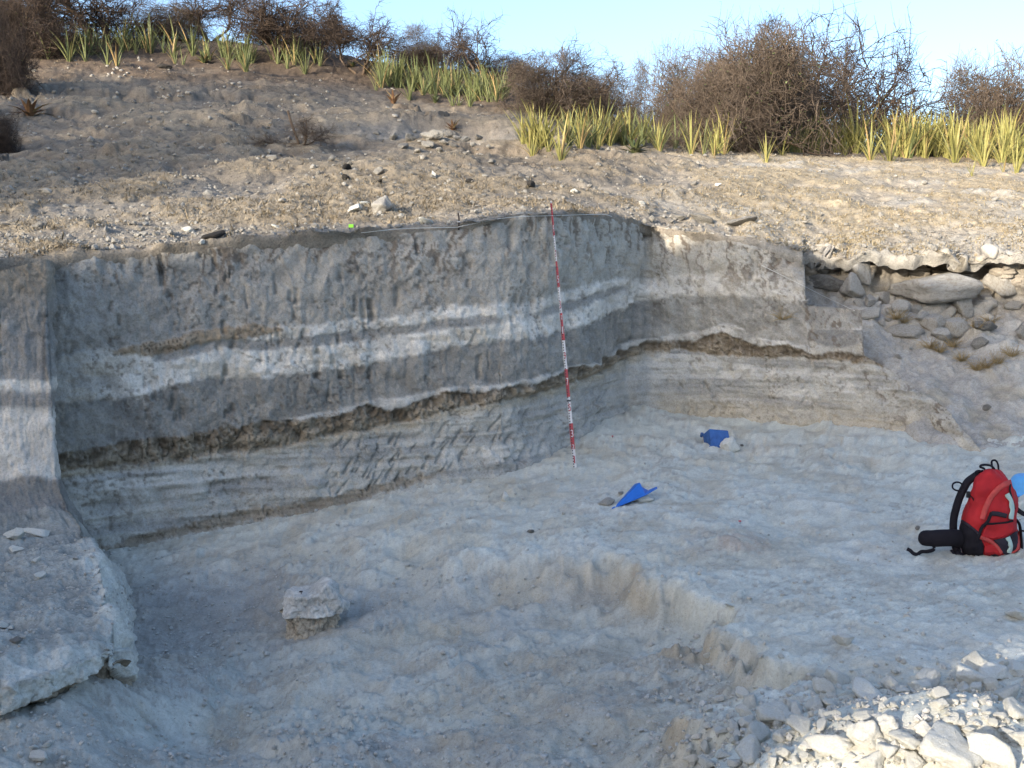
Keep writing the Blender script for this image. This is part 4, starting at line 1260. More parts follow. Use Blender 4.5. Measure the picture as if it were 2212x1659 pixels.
for a in [
    (8,205,120,150,'bush',0,'dark brown thorn bush cut by the left frame edge','bush',1,200,.3,0),
    (70,150,150,140,'bush',1,'dark thicket behind the left edge bush','bush',1,900,1.3,2),
    (-5,330,70,75,'bush',2,'low dark brush at the left frame edge on the slope','bush',1,0,.9,0),
    (190,115,250,160,'tree',0,'large bare tree at the top left with a pale forked trunk','tree',1,0,.5,1),
    (95,110,200,150,'airy',0,'bare tree crown left of the pale forked trunk','tree',1,200,2.2,3),
    (250,95,130,100,'airy',1,'thin grey bare shrub right of the large top left tree','shrub',1,0,1.0,3),
    (365,110,130,78,'bush',2,'low bush with a greenish tint right of the top left tree','bush',0,2600,.2,2),
    (452,112,165,135,'tree',1,'bare tree with sparse long branches cut off by the top of the frame','tree',1,0,.9,2),
    (590,132,165,128,'tree',2,'dense dark bare tree with a pale leaning trunk','tree',1,0,.0,0),
    (690,135,110,118,'tree',0,'bare tree immediately right of the dense dark one','tree',1,0,2.9,1),
    (640,128,150,70,'bush',1,'low brushwood between the two bare trees','bush',1,500,2.0,4),
    (778,162,165,118,'tree',1,'spreading bare tree standing apart on a short trunk','tree',1,0,3.6,0),
    (905,175,150,95,'bush',0,'brown twiggy bush right of the spreading tree','bush',0,500,2.6,2),
    (1040,182,175,125,'airy',0,'bare tree with a bent trunk and tall thin branches','tree',1,0,.4,1),
    (975,180,120,110,'airy',1,'thin bare shrub left of the bent tree','shrub',1,0,2.4,2),
    (1090,190,110,60,'bush',2,'low dark brush at the foot of the bent tree','bush',1,0,.7,2),
    (1212,255,205,115,'bush',1,'dense round brown bush in the middle of the skyline','bush',0,900,.8,0),
    (1290,262,120,95,'bush',2,'brown bush right behind the dense round one','bush',0,0,2.8,1),
    (1365,262,110,82,'bush',0,'low brown bush in the dip of the skyline','bush',0,0,4.1,3),
    (1455,270,160,130,'bush',2,'brown bush left of the big thicket on the right','bush',0,900,1.9,2),
    (1600,325,270,215,'bush',1,'biggest brown thicket on the right, reaching the ground','bush',0,1800,3.3,.8),
    (1548,322,200,150,'bush',2,'brown thicket joined to the left of the biggest one','bush',0,700,1.1,.4),
    (1655,322,230,185,'bush',1,'brown thicket in front of the airy bare tree on the right','bush',0,500,.9,.9),
    (1690,320,210,215,'bush',0,'dark twiggy thicket joined to the right of the biggest one','bush',1,500,1.2,1),
    (1600,200,150,50,'airy',1,'bare sticks rising from the top of the biggest thicket','shrub',1,0,.5,2),
    (1800,300,310,215,'airy',0,'tall airy bare tree on the right with arching branches','tree',1,0,5.2,1),
    (1880,305,240,210,'airy',1,'outermost arching bare tree against the clear sky','tree',1,0,2.0,2),
    (2060,310,160,80,'airy',1,'low bare twigs in the gap at the right','shrub',1,0,.2,3),
    (2185,320,210,165,'bush',1,'brown bush with green leaves at the right frame edge','bush',0,900,.9,2),
    (2110,310,130,105,'airy',0,'thin leafy shrub left of the right edge bush','shrub',0,600,2.7,3),
    (1455,262,60,34,'bush',2,'small fresh green shrub between spear plants and thicket','shrub',0,3000,.1,0)]:
    x, yb, w, h_, kind, j, lab, cat, dk, lv, rz, dm = a
    plant_tree(x, yb, w, h_, kind, j, lab, cat, dk, lv, rz, dm)

# ------------------------------------------------------------------ spear-leaved succulents
def spear(L, w, bend, seed, K=6):
    """one stiff channelled leaf along +z that leans towards +x"""
    V, r = [], random.Random(seed)
    for k in range(K + 1):
        t = k / K
        ww = w * (.62 + .75 * t - 1.37 * t * t) * (1 if t < 1 else 0) + .0015
        th = w * .30 * (1 - t) + .001
        x0, z0 = bend * L * t * t, L * (t - .12 * bend * bend * t * t)
        V += [(x0 - th * .2, -ww, z0), (x0 + th, 0, z0), (x0 - th * .2, ww, z0), (x0 + th * .25, 0, z0)]
    fs = gridfaces(K + 1, 4, True)
    return np.array(V), fs

SPEARS = {}
for m in ('spear_yellow', 'spear_green'):
    SPEARS[m] = [mesh_np('spear_leaf_shape', *spear(1, .021 + .004 * (i % 3), .05 + .12 * i, i), M[m], smooth=False) for i in range(4)]
ALOE = {m: [mesh_np('aloe_leaf_shape', *spear(1, .15, .25 + .18 * i, i + 9), M[m], smooth=False) for i in range(3)] for m in ('aloe_red', 'aloe_dark')}

def rosette(name, x, y, hpx, n, meshes, label, cat, group=None, splay=(.08, .55), seed=0, wid=1.0, lo=.55, where=('hillside',)):
    g = hit(x, y, where)
    if g is None:
        return
    r = random.Random(seed)
    H = hpx * (g - CAMV).length / F * 1.05
    t = thing(name, g, label, cat, group, r.uniform(0, 6.28))
    for k in range(n):
        o = link(bpy.data.objects.new('leaf', r.choice(meshes)), t)
        az = k * 2.399 + r.uniform(-.3, .3)
        f = (k + .5) / n
        tl = splay[0] + (splay[1] - splay[0]) * f + r.uniform(-.08, .08)
        L = H * r.uniform(lo, 1.0) * (1 - .12 * f)
        o.rotation_euler = (0, tl, az)
        off = .045 * H * f
        o.location = (math.cos(az) * off, math.sin(az) * off, -.03 * H)
        o.scale = (L * wid if wid != 1 else H * .9, H * .9 * wid, L)
    return t

sr = random.Random(17)
FR = [  # (x, y base, height px, leaves, colour, label)
    (1212,345,118,13,'y','foremost fan of yellow spear leaves below the round brown bush'),(1150,335,105,11,'y','leftmost yellow spear plant of the right stand with dry drooping leaves'),(1185,325,95,9,'y','narrow yellow spear plant behind the foremost fan'),(1255,318,100,10,'y','yellow spear plant right behind the foremost fan'),
    (1290,322,85,10,'y','yellow spear plant at the front, third from the left of the right stand'),(1545,333,75,9,'y','small yellow-green spear plant at the left foot of the biggest thicket'),(1655,350,85,10,'y','pale yellow spear plant just right of the biggest thicket'),(1690,335,72,7,'y','short golden spear plant beside the pale yellow one'),
    (1728,330,118,12,'y','tall spear plant with brownish base right of the thicket'),(1765,332,105,13,'y','bright yellow spear plant behind the white litter'),(1850,330,125,12,'y','tall bright yellow spear plant with long arching outer leaves'),(1880,345,100,12,'y','brightest yellow fan-shaped spear plant at the front of the right stand'),
    (1922,348,125,11,'y','tall upright yellow spear plant right of the brightest fan'),(2062,352,120,16,'y','large dark-based spear plant with brown leaves at the right'),(2100,380,52,6,'y','small lone spear plant low in front at the right'),(2125,360,95,14,'y','spear plant behind the small lone one at the right'),
    (2168,372,55,6,'y','second small spear plant low at the right'),(2195,374,90,9,'y','spear plant at the right frame edge'),
    (812,195,48,7,'g','leftmost spear plant of the middle stand'),(885,215,78,12,'g','spear plant with a pale base at the front left of the middle stand'),(978,228,70,8,'g','pale-based spear plant in the middle of the middle stand'),(992,228,68,9,'g','twin of the pale-based plant, right beside it'),(1015,230,68,12,'g','bright green fan of spears at the front of the middle stand'),
    (105,128,66,7,'g','lone slim spear plant at the far left of the hilltop'),(150,132,85,14,'g','tall green spear plant at the left of the hilltop'),(185,132,60,12,'g','broad spear plant with brown leaves on the left hilltop'),(232,142,62,8,'g','upright spear plant left of the bare gap on the hilltop'),(252,142,72,10,'g','tall upright spear plant beside the bare gap on the hilltop'),
    (378,138,45,8,'g','small spear plant at the edge right of the bare gap'),(395,140,48,6,'g','slim pale spear plant right of the small one at the bare gap'),(492,150,62,14,'g','spear plant under the sparse long-branched tree'),(532,155,72,22,'g','dense bright fan of spears left of the dark bare tree'),(622,148,58,12,'g','spear plant by the trunk of the dark bare tree'),(660,160,66,18,'g','dense fan of spears right of the dark bare tree')]
for x, y, h_, n, c_, lab in FR:
    rosette('spear_plant', x, y, h_, n, SPEARS['spear_yellow' if c_ == 'y' else 'spear_green'], lab, 'plant', None, (.05, .55 if h_ > 60 else .45), seed=int(x))
def stand(n, fx, fy, hlo, hhi, mats, label, group, nl=(10, 15)):
    for _ in range(n):
        x = fx()
        y = fy(x)
        rosette('spear_plant', x, y, sr.uniform(hlo, hhi), sr.randint(*nl), SPEARS[mats if isinstance(mats, str) else sr.choice(mats)], label, 'plant', group, (.02, sr.uniform(.3, .6)), seed=sr.randint(0, 9999), lo=.42)
fy1 = lambda x: np.interp(x, [1110, 1380, 1440, 1580, 1735, 2000, 2212], [320, 318, 330, 338, 332, 342, 354]) - sr.uniform(0, 14)
stand(55, lambda: sr.uniform(1120, 1580), fy1, 75, 105, ('spear_yellow', 'spear_green', 'spear_yellow'), 'yellow-green spear plant in the dense stand left of the biggest thicket', 'spear plants left of the biggest thicket')
stand(100, lambda: sr.uniform(1690, 2230), fy1, 75, 118, ('spear_yellow', 'spear_yellow', 'spear_green'), 'yellow-green spear plant in the dense stand at the right', 'spear plants at the right')
stand(62, lambda: sr.uniform(815, 1105), lambda x: np.interp(x, [810, 930, 1110], [188, 208, 228]) - sr.uniform(0, 18), 62, 90, 'spear_green', 'green spear plant in the stand below the bent bare tree', 'spear plants in the middle stand')
stand(56, lambda: sr.uniform(90, 700), lambda x: np.interp(x, [90, 280, 300, 700], [122, 118, 118, 148]) - sr.uniform(0, 16), 50, 84, 'spear_green', 'green spear plant in the row along the hilltop at the left', 'spear plants on the left hilltop', (8, 12))
rosette('aloe', 65, 250, 52, 15, ALOE['aloe_red'], 'reddish-brown aloe at the left frame edge on the slope', 'aloe', None, (.1, 1.0), 1, 1.0, .7)
rosette('aloe', 978, 280, 28, 14, ALOE['aloe_red'], 'small reddish aloe above the gully', 'aloe', None, (.1, 1.1), 2, 1.0, .7)
rosette('aloe', 850, 224, 32, 12, ALOE['aloe_red'], 'small dry brown aloe in front of the middle stand', 'aloe', None, (.05, .5), 3, 1.0, .7)
rosette('aloe', 1371, 330, 48, 16, ALOE['aloe_dark'], 'dark aloe at the front of the stand left of the thicket', 'aloe', None, (.2, 1.1), 4, 1.0, .7)
rosette('aloe', 762, 145, 24, 14, ALOE['aloe_dark'], 'dark green aloe left of the spreading bare tree', 'aloe', None, (.2, 1.1), 5, 1.0, .7)
rosette('aloe', 940, 222, 26, 10, ALOE['aloe_dark'], 'small blue-green aloe among the middle stand', 'aloe', None, (.1, .8), 6, 1.0, .7)
rosette('aloe', 440, 135, 32, 14, ALOE['aloe_dark'], 'dark green aloe in the row of spear plants on the left hilltop', 'aloe', None, (.2, 1.0), 7, 1.0, .7)

# dry brush pile with an upright stub, and tufts of dry grass on the right slope
g = hit(650, 312)
k = (g - CAMV).length / F
t = thing('brush_pile', g, 'pile of cut dry thorn branches with an upright stub on the slope', 'brush pile')
st, cr, tips = WOOD['airy', 1]
for nm, me, scx in (('branch', st, (150 * k, 110 * k, 46 * k)), ('twigs', cr[1], (150 * k, 110 * k, 46 * k))):
    o = link(bpy.data.objects.new(nm, me), t)
    o.scale = scx
for pth, rad in (([(-.02, 0, 0), (-.10, 0, .22), (-.16, .02, .42)], .026), ([(.05, 0, .05), (.08, 0, .2), (.07, 0, .3)], .016)):
    pth = np.array(pth) * (k * 130 / .8)
    v, f = tube(spline(pth, 5), rad * k * 100, 6)
    mesh_obj('stub', v, f, M['bark'], t)
TU = [(1662+17,745+0),(2010,753),(2030,761),(2078,780),(2110,800),(2130,795),(2155,785),(2070,700),(2110,710),(1935,690),(1950,697),(2140,700),(2185,770),(1690,690),(2060,750)]
r = np.random.default_rng(77)
for i, (x, y) in enumerate(TU[1:] ):
    g = hit(x, y)
    n = 60
    a = r.uniform(0, 6.28, n)
    L = r.uniform(.05, .16, n)
    d = np.stack([np.cos(a) * r.uniform(.3, 1.3, n), np.sin(a) * r.uniform(.3, 1.3, n), np.ones(n)], -1)
    pts = branches(np.stack([np.cos(a), np.sin(a), 0 * a], -1) * .025 * r.random((n, 1)), d, L, 3, .2, r, -.15)
    v, f = tubes(pts, np.full(n, .0028), .3, 3)
    o = mesh_obj('grass_tuft', v, f, M['straw'] if 'straw' in M else M.setdefault('straw', plain_mat('dry_straw', (.36, .27, .14), .8, .1, .3)))
    o.location = g
    tag(o, 'dry straw-coloured grass tuft on the right slope', 'grass tuft', 'dry grass tufts on the right slope')

# ------------------------------------------------------------------ unseen tree-shaped sun blocker added in the ridge notch
def qp(q_, p_):
    return q_ * ca + p_ * sa, -q_ * sa + p_ * ca
gx, gy_ = qp(-.75, -14.0)
t = thing('sun_blocker', (gx, gy_, 3.2), 'unseen tree-shaped sun blocker added on the ridge behind the viewer', 'tree', None, -SUN_A)
d, f = ICO[4]
rad = 1 + .10 * fbm(d[:, 0] * 3, d[:, 1] * 3, d[:, 2] * 3, 3, 151)
cv = d * rad[:, None] * np.array([1.9, .62, 1.75]) + np.array([0, 0, 2.68])
cv[:, 2] = np.maximum(cv[:, 2], 0.86 + .25 * sst(-.36, -.20, cv[:, 0]) + .05 * fbm(cv[:, 0] * 3, cv[:, 1] * 3, 0, 2, 153))  # flat underside shaped so sun reaches only the front of the rubble
mesh_obj('crown', cv, f, M['green_leaf'], t)
v, f = tube([(.5, 0, -.3), (.53, 0, .5), (.5, .04, 1.4)], [.07, .06, .05], 8)
mesh_obj('trunk', v, f, M['bark'], t)

# ------------------------------------------------------------------ soil pedestal left standing in the trench
g = hit(672, 1372, ('pit_floor',))
W = 122 * g.y / F
t = thing('soil_pedestal', (g.x, g.y + .08, g.z + .03), 'square block of soil left standing in the trench, pale on top and brown cracked below', 'soil block', None, .25)
def pedestal(name, z0, z1, wfun, col, crackd, seed, top):
    nr, nc = 46, 150
    hh = np.linspace(z0, z1, nr)[:, None]
    a = np.linspace(0, 2 * np.pi, nc, endpoint=False)[None]
    sq = (np.abs(np.cos(a)) ** 4 + np.abs(np.sin(a)) ** 4) ** -.25
    rad = W * .5 * wfun((hh - z0) / (z1 - z0)) * (sq * .8 + .2)
    x, y = np.cos(a) * rad, np.sin(a) * rad * .85
    z = hh + 0 * a
    if top:
        k = np.linspace(1, 0, 20)[1:, None]
        bumpy = .035 * sst(0, .7, (x[-1] / (W * .5)))[None] + .012
        x = np.concatenate([x, x[-1:] * k])
        y = np.concatenate([y, y[-1:] * k])
        z = np.concatenate([z, z1 + .008 + (.055 * sst(-.25, .55, x[-19:] / (W * .5)) * sst(1.02, .6, k)) + 0 * a])
    nz = fbm(x * 14 + seed, y * 14, z * 14, 4, seed)
    nz2 = fbm(x * 50 + seed, y * 50, z * 50, 3, seed + 1)
    f1, f2, cid = worley(a * 6.0 + 0 * z + .4 * nz, z * 22, seed)
    ck = (1 - sst(.03, .16, f2 - f1)) * crackd
    k = 1 + .17 * nz + .06 * nz2 - .05 * ck + .22 * fbm(x * 5 + seed, y * 5, z * 5, 2, seed + 5)
    x, y = x * k, y * k
    z = z + .010 * nz * (1 if top else 0) * sst(z0, z1, z)
    c = np.empty(x.shape + (3,))
    c[:] = col
    c *= (1 + .15 * nz + .12 * nz2)[..., None]
    c = mixc(c, (.13, .10, .075), ck * .7)
    V = np.stack([x, y, z], -1)
    mesh_obj(name, V, gridfaces(*x.shape, True), M['wall'], t, col=c)
pedestal('cracked_base', -.12, .085, lambda q: 1.08 - .12 * q, (.47, .41, .32), .75, 3, False)
pedestal('cap', .075, .165, lambda q: 1.04 - .10 * np.abs(q - .3) + .0 * q, (.58, .56, .515), .25, 6, True)

# ------------------------------------------------------------------ levelling staff leaning on the cut bank
M['staff_white'] = plain_mat('staff_white_paint', (.62, .61, .60), .45, .4, .06)
M['staff_red'] = plain_mat('staff_red_paint', (.38, .055, .06), .45, .4, .08)
M['black'] = plain_mat('black_plastic', (.02, .02, .022), .5, .4, .2)
g = hit(1242, 1009)
base = np.array(g) + np.array([0, -.01, -.02])
tip = P(1190, 434, base[1] + .42)
ax = Vector(tip - base)
LEN = ax.length
dm = LEN / 20.6
zax = ax.normalized()
yax = Vector((base[0] * .3, -1, 0))
yax = -(yax - zax * yax.dot(zax)).normalized()      # face (-y) looks to the viewer
xax = yax.cross(zax)
rotm = Matrix((xax, yax, zax)).transposed().to_4x4()
t = thing('levelling_staff', base, 'thin red and white telescopic levelling staff leaning against the cut bank', 'surveying staff')
t.matrix_world = Matrix.Translation(base) @ rotm
secs = [(0, 5.2, .026, .016), (5.2, 10.4, .022, .013), (10.4, 15.4, .017, .010), (15.4, 20.6, .012, .008)]
def sec_of(u):
    return [q for q in secs if q[0] <= u < q[1] + 1e-6][0]
reds = [(1.55, 3.5), (5.5, 7.6), (9.8, 11.9), (13.9, 15.9), (17.9, 20.4)]
font_cache = {}
def numeral(txt, h, w, mat):
    cu_ = bpy.data.curves.new('numeral', 'FONT')
    cu_.body, cu_.size, cu_.align_x, cu_.align_y = txt, 1, 'CENTER', 'CENTER'
    cu_.extrude = .0
    tmp = bpy.data.objects.new('tmp', cu_)
    me = bpy.data.meshes.new_from_object(tmp)
    bpy.data.objects.remove(tmp)
    co = np.zeros(len(me.vertices) * 3)
    me.vertices.foreach_get('co', co)
    co = co.reshape(-1, 3)
    co[:, :2] -= (co[:, :2].max(0) + co[:, :2].min(0)) / 2
    ext = co.max(0) - co.min(0)
    co[:, 0] *= w / max(ext[0], .2)
    co[:, 1] *= h / ext[1]
    out = np.stack([co[:, 0], 0 * co[:, 0], co[:, 1]], -1)
    me.vertices.foreach_set('co', out.ravel())
    me.materials.clear()
    me.materials.append(mat)
    me.update()
    return me
for i, (u0, u1, w, th) in enumerate(secs):
    o = link(bpy.data.objects.new('section', box(w, th, (u1 - u0) * dm, .002, M['staff_white'])), t)
    o.location = (0, 0, (u0 + u1) / 2 * dm)
    if i:
        cl_ = link(bpy.data.objects.new('collar', box(secs[i - 1][2] * 1.05, secs[i - 1][3] * 1.1, .012, .001, M['black'])), t)
        cl_.location = (0, 0, u0 * dm)
    for r0_, r1_ in reds:
        a0, a1 = max(r0_, u0), min(r1_, u1)
        if a1 > a0 + .05:
            b_ = link(bpy.data.objects.new('red_block', box(w * 1.01, th + .003, (a1 - a0) * dm, 0, M['staff_red'])), o)
            b_.location = (0, 0, ((a0 + a1) / 2 - (u0 + u1) / 2) * dm)
    for nn, txt in ((1, '1'), (2, '2'), (3, '3'), (5, '5'), (7, '7'), (9, '9'), (11, '1'), (12, '2'), (13, '3'), (15, '5'), (17, '7'), (19, '9')):
        pos = nn * .98 - .2
        if u0 <= pos < u1:
            on_red = any(a <= pos <= b for a, b in reds)
            n_ = link(bpy.data.objects.new('numeral', numeral(txt, .055 if nn % 2 else .03, w * .72, M['staff_white'] if on_red else M['staff_red'])), o)
            n_.location = (0, -th / 2 - .0035, (pos - (u0 + u1) / 2) * dm)
    # centimetre ticks on one edge, one joined strip per section
    k0, k1 = int(math.ceil(u0 * 5)), int(u1 * 5)
    TV, TF = [], []
    for k in range(k0, k1):
        zc = (k / 5 - (u0 + u1) / 2) * dm
        b0 = len(TV)
        TV += [(-w * .48, -th / 2 - .0030, zc), (-w * .16, -th / 2 - .0030, zc), (-w * .16, -th / 2 - .0030, zc + .010), (-w * .48, -th / 2 - .0030, zc + .010)]
        TF.append((b0, b0 + 1, b0 + 2, b0 + 3))
    mesh_obj('tick_marks', np.array(TV), np.array(TF), M['black'], o, smooth=False)

# ------------------------------------------------------------------ strings, pegs, markers
M['string'] = plain_mat('white_string', (.72, .72, .68), .8, .1, .1)
M['iron'] = plain_mat('rusty_iron', (.06, .045, .038), .7, .3, .4)
M['lime'] = plain_mat('lime_green_plastic', (.25, .72, .05), .5, .3, .05)
M['red_plastic'] = plain_mat('red_plastic', (.45, .03, .04), .5, .3, .05)
def pin_at(x, y, off=.05):
    h_ = hit(x, y)
    v_ = (h_ - CAMV).normalized()
    return np.array(h_ - v_ * off)
def string(pxs, label):
    pts = [pin_at(x, y, o) for x, y, o in pxs]
    V_, f_ = tube(spline(pts, 8), .0019, 5)
    tag(mesh_obj('string', V_, f_, M['string']), label, 'string')
string([(780,503,.02),(870,494,.03),(990,491,.03)], 'white string running left from the iron peg along the brink')
string([(990,490,.03),(1097,470,.04),(1190,466,.07),(1304,463,.05),(1322,468,.02)], 'white string stretched from the iron peg across the top of the staff')
string([(1440,494,.02),(1500,500,.04),(1560,506,.03),(1645,522,.02)], 'white string lying along the brink of the right cut')
string([(1645,573,.03),(1700,600,.06),(1735,617,.10),(1780,640,.12),(1846,671,.03)], 'white string slanting down past the end of the cut to the boulders')
g = hit(991, 488)
t = thing('iron_peg', g, 'thin dark iron peg standing at the brink of the cut', 'peg')
v, f = tube([(0, 0, -.03), (.002, 0, .05), (-.004, 0, .095)], .006, 7)
mesh_obj('shaft', v, f, M['iron'], t)
v, f = tube([(0, 0, .026), (0, 0, .034)], .010, 8)
mesh_obj('string_knot', v, f, M['string'], t)
g = hit(755, 496)
t = thing('flag_marker', g, 'small lime green tag on a pin at the brink of the cut', 'marker')
v, f = tube([(0, 0, -.02), (0, 0, .035)], .0025, 5)
mesh_obj('pin', v, f, M['iron'], t)
o = link(bpy.data.objects.new('tag', box(.034, .003, .022, .001, M['lime'])), t)
o.location = (.012, -.003, .026)
for x, y, lab in ((1323,946,'small nail with a red tag on the floor right of the staff'), (1598,1131,'small nail with a red tag on the floor below the dustpans'), (646,1288,'tiny nail stuck in the top of the soil pedestal')):
    g = hit(x, y) if x > 700 else Vector(np.array(t.location))
    if x < 700:
        pd = [o_ for o_ in COL.objects if o_.name == 'soil_pedestal'][0]
        g = pd.location + Vector((-.05, -.06, .175))
    n_ = thing('nail', g, lab, 'nail')
    v, f = tube([(0, 0, -.02), (.002, 0, .018)], .0018, 5)
    mesh_obj('shank', v, f, M['iron'], n_)
    o = link(bpy.data.objects.new('tag' if x > 700 else 'head', box(.016, .010, .006, .001, M['red_plastic' if x > 700 else 'iron'])), n_)
    o.location = (0, 0, .016)

# ------------------------------------------------------------------ blue dustpans and basin
M['blue'] = plain_mat('bright_blue_plastic', (.025, .15, .55), .45, .4, .10)
M['blue_dusty'] = plain_mat('dusty_blue_plastic', (.045, .12, .34), .7, .25, .25, None, 18)
M['blue_light'] = plain_mat('light_blue_plastic', (.10, .36, .72), .5, .35, .08)
def shell(name, pts, faces, mat, parent, thick=.004):
    me = bpy.data.meshes.new(name)
    me.from_pydata([tuple(q) for q in pts], [], faces)
    me.materials.append(mat)
    bm = bmesh.new()
    bm.from_mesh(me)
    bmesh.ops.recalc_face_normals(bm, faces=bm.faces[:])
    bmesh.ops.bevel(bm, geom=[e for e in bm.edges if len(e.link_faces) == 2], offset=.008, segments=3, affect='EDGES', profile=.5)
    bmesh.ops.solidify(bm, geom=bm.faces[:], thickness=thick)
    bm.to_mesh(me)
    bm.free()
    return link(bpy.data.objects.new(name, me), parent)
g = hit(1324, 1099)
d0 = g.y
B0 = np.array(g)
t = thing('dustpan', g, 'bright blue plastic dustpan lying upside down, nearer of the two', 'dustpan')
L_ = lambda x, y, dd: P(x, y, d0 + dd) - B0
pts = [L_(1322,1099,0), L_(1330,1096,.05), L_(1394,1068,.13), L_(1403,1060,.30), L_(1383,1041,.20), L_(1371,1044,.27)]
shell('pan', pts, [(0, 2, 4), (0, 4, 5, 1), (2, 3, 5, 4), (1, 5, 3)], M['blue'], t)
fl_p = [L_(1321,1101,-.005), L_(1394,1071,.12), L_(1420,1055.5,.22), L_(1419,1052.5,.25), L_(1403,1059,.25), L_(1394,1066.5,.145), L_(1323,1097.5,.012)]
shell('rim', fl_p, [(0, 1, 5, 6), (1, 2, 3, 4, 5)], M['blue'], t, .005)
o = link(bpy.data.objects.new('grip_rib', box(.045, .006, .008, .002, M['blue'])), t)
o.location = L_(1411, 1058, .22)
o.rotation_euler = (0, -.25, .6)
put_rock('stone', 1308, 1090, 36, BANK, 'elongated grey stone against the nearer blue dustpan', 'stone', None, (1.1, .7, .6), (0, -.3, .5), .1)
put_rock('stone', 1340, 1068, 16, BANK, 'small grey stone behind the nearer blue dustpan', 'stone', None, (1, .9, .8), None, .1)
put_rock('clod', 1386, 1082, 44, PALE, 'pale clod of silt under the nearer blue dustpan', 'clod', None, (1.2, .8, .5), (0, 0, .4), .1)
g = hit(1548, 966)
d0 = g.y
B0 = np.array(g)
t = thing('dustpan', g, 'dusty dark blue dustpan standing on its rim, farther of the two', 'dustpan')
pts = [L_(1536,966,0), L_(1580,968,.02), L_(1573,930,.07), L_(1532,926,.05), L_(1521,960,.20), L_(1518,938,.17), L_(1570,934,.24), L_(1572,962,.24)]
shell('pan', pts, [(0, 1, 2, 3), (0, 3, 5, 4), (3, 2, 6, 5), (1, 7, 6, 2)], M['blue_dusty'], t)
v, f = tube(spline([L_(1533,965,.005), L_(1520,959,.20)], 6), .006, 6)
mesh_obj('rim', v, f, M['blue_dusty'], t)
v, f = tube(spline([L_(1519,940,.16), L_(1516,937,.21), L_(1515,943,.24)], 5), [.012] * 10 + [.009], 8)
mesh_obj('handle', v, f, M['blue_dusty'], t)
put_rock('stone', 1576, 974, 48, PALE, 'pale block of stone leaning on the farther blue dustpan', 'stone', None, (1, .8, .85), (.1, .1, .7), .08)

g = hit(2206, 1090)
B0 = np.array(P(2224, 1086, g.y + .25))
gb = ground(B0[0], B0[1])
t = thing('basin', gb, 'light blue plastic basin behind the backpack at the right frame edge', 'basin', None, .3)
prof = [(.135, .0), (.145, .012), (.142, .016), (.135, .02), (.128, .06), (.115, .10), (.09, .125), (.0, .132)]
a = np.linspace(0, 2 * np.pi, 48, endpoint=False)
pr = spline([(p_[0], 0, p_[1]) for p_ in prof], 4)
V = np.stack([pr[:, 0:1] * np.cos(a), pr[:, 0:1] * np.sin(a), pr[:, 2:3] + 0 * a], -1)
mesh_obj('bowl', V, gridfaces(*V.shape[:2], True), M['blue_light'], t)
V = np.stack([.145 + .006 * np.cos(np.linspace(0, 6.28, 8, endpoint=False))[:, None] * np.ones(48)], 0)[0]
zz_ = .010 + .006 * np.sin(np.linspace(0, 6.28, 8, endpoint=False))[:, None] + 0 * a
V = np.stack([V * np.cos(a), V * np.sin(a), zz_], -1)
mesh_obj('rim', V, gridfaces(8, 48, True), M['blue_light'], t)
put_rock('rock', 2206, 1110, 60, PALE, 'pale block behind the backpack under the light blue basin', 'rock', None, (1, .8, .9), None, .1)

# ------------------------------------------------------------------ red backpack
M['red_cloth'] = plain_mat('red_nylon_cloth', (.42, .022, .026), .75, .2, .22, (140, .25, .004, 3), 9)
M['red_pale'] = plain_mat('faded_red_webbing', (.50, .075, .065), .8, .2, .15, (300, .3, .002, 2), 20)
M['black_cloth'] = plain_mat('black_nylon_cloth', (.013, .011, .015), .8, .2, .3, (160, .25, .004, 3), 9)
M['charcoal'] = plain_mat('charcoal_mesh_cloth', (.035, .028, .036), .85, .15, .25, (200, .3, .003, 3), 12)
M['reflect'] = plain_mat('pale_reflective_tape', (.46, .58, .52), .4, .5, .06)
bx_, by_ = lambda u: (2860 + u / 4.148) * .67770, lambda v: (1440 + v / 4.148) * .67770
g = hit(bx_(1230), by_(1385))
D0 = g.y + .13
bag = thing('backpack', g, 'red and black backpack standing upright on the pit floor', 'backpack')
G0 = np.array(g)
def Q(u, v, w=0.0):
    """point of the pack: photo crop position (u, v), w metres towards the viewer"""
    q = P(bx_(u), by_(v), D0)
    h_ = q - np.array([0, 0, CH])
    return q - h_ / np.linalg.norm(h_) * w - G0
prof = np.array([(228,1270,1335,.012),(240,1215,1360,.045),(262,1160,1385,.065),(300,1100,1420,.085),(350,1052,1455,.10),(420,1006,1500,.115),(520,968,1552,.125),(620,945,1576,.13),(700,925,1580,.135),(850,872,1566,.145),
                 (950,838,1578,.15),(1100,822,1608,.155),(1250,830,1618,.155),(1340,870,1604,.145),(1385,930,1550,.12),(1408,1010,1480,.07),(1414,1100,1380,.03)], float)
lv = np.linspace(0, len(prof) - 1, 90)
pf = np.stack([np.interp(lv, range(len(prof)), prof[:, k]) for k in range(4)], -1)
th_ = np.linspace(0, 2 * np.pi, 96, endpoint=False)
cs, sn = np.cos(th_), np.sin(th_)
se = lambda q: np.sign(q) * np.abs(q) ** .78
rows_ = []
for v_, ul, ur, dp in pf:
    uc, hw = (ul + ur) / 2, (ur - ul) / 2
    wr = 1 + .010 * np.sin(v_ * .03 + th_ * 3) + .008 * np.sin(v_ * .011 - th_ * 5)
    us, ws = uc + hw * se(cs) * wr, dp * se(sn) * (wr ** 2)
    q0 = Q(uc, v_)
    rows_.append(np.array([Q(a_, v_, b_) for a_, b_ in zip(us, ws)]))
BV = np.array(rows_)
nz = fbm(BV[..., 0] * 14, BV[..., 1] * 14, BV[..., 2] * 9, 3, 161) * .010
BV = BV + gnormals(BV) * nz[..., None]
body = mesh_obj('body', BV, gridfaces(*BV.shape[:2], True), M['red_cloth'], bag)
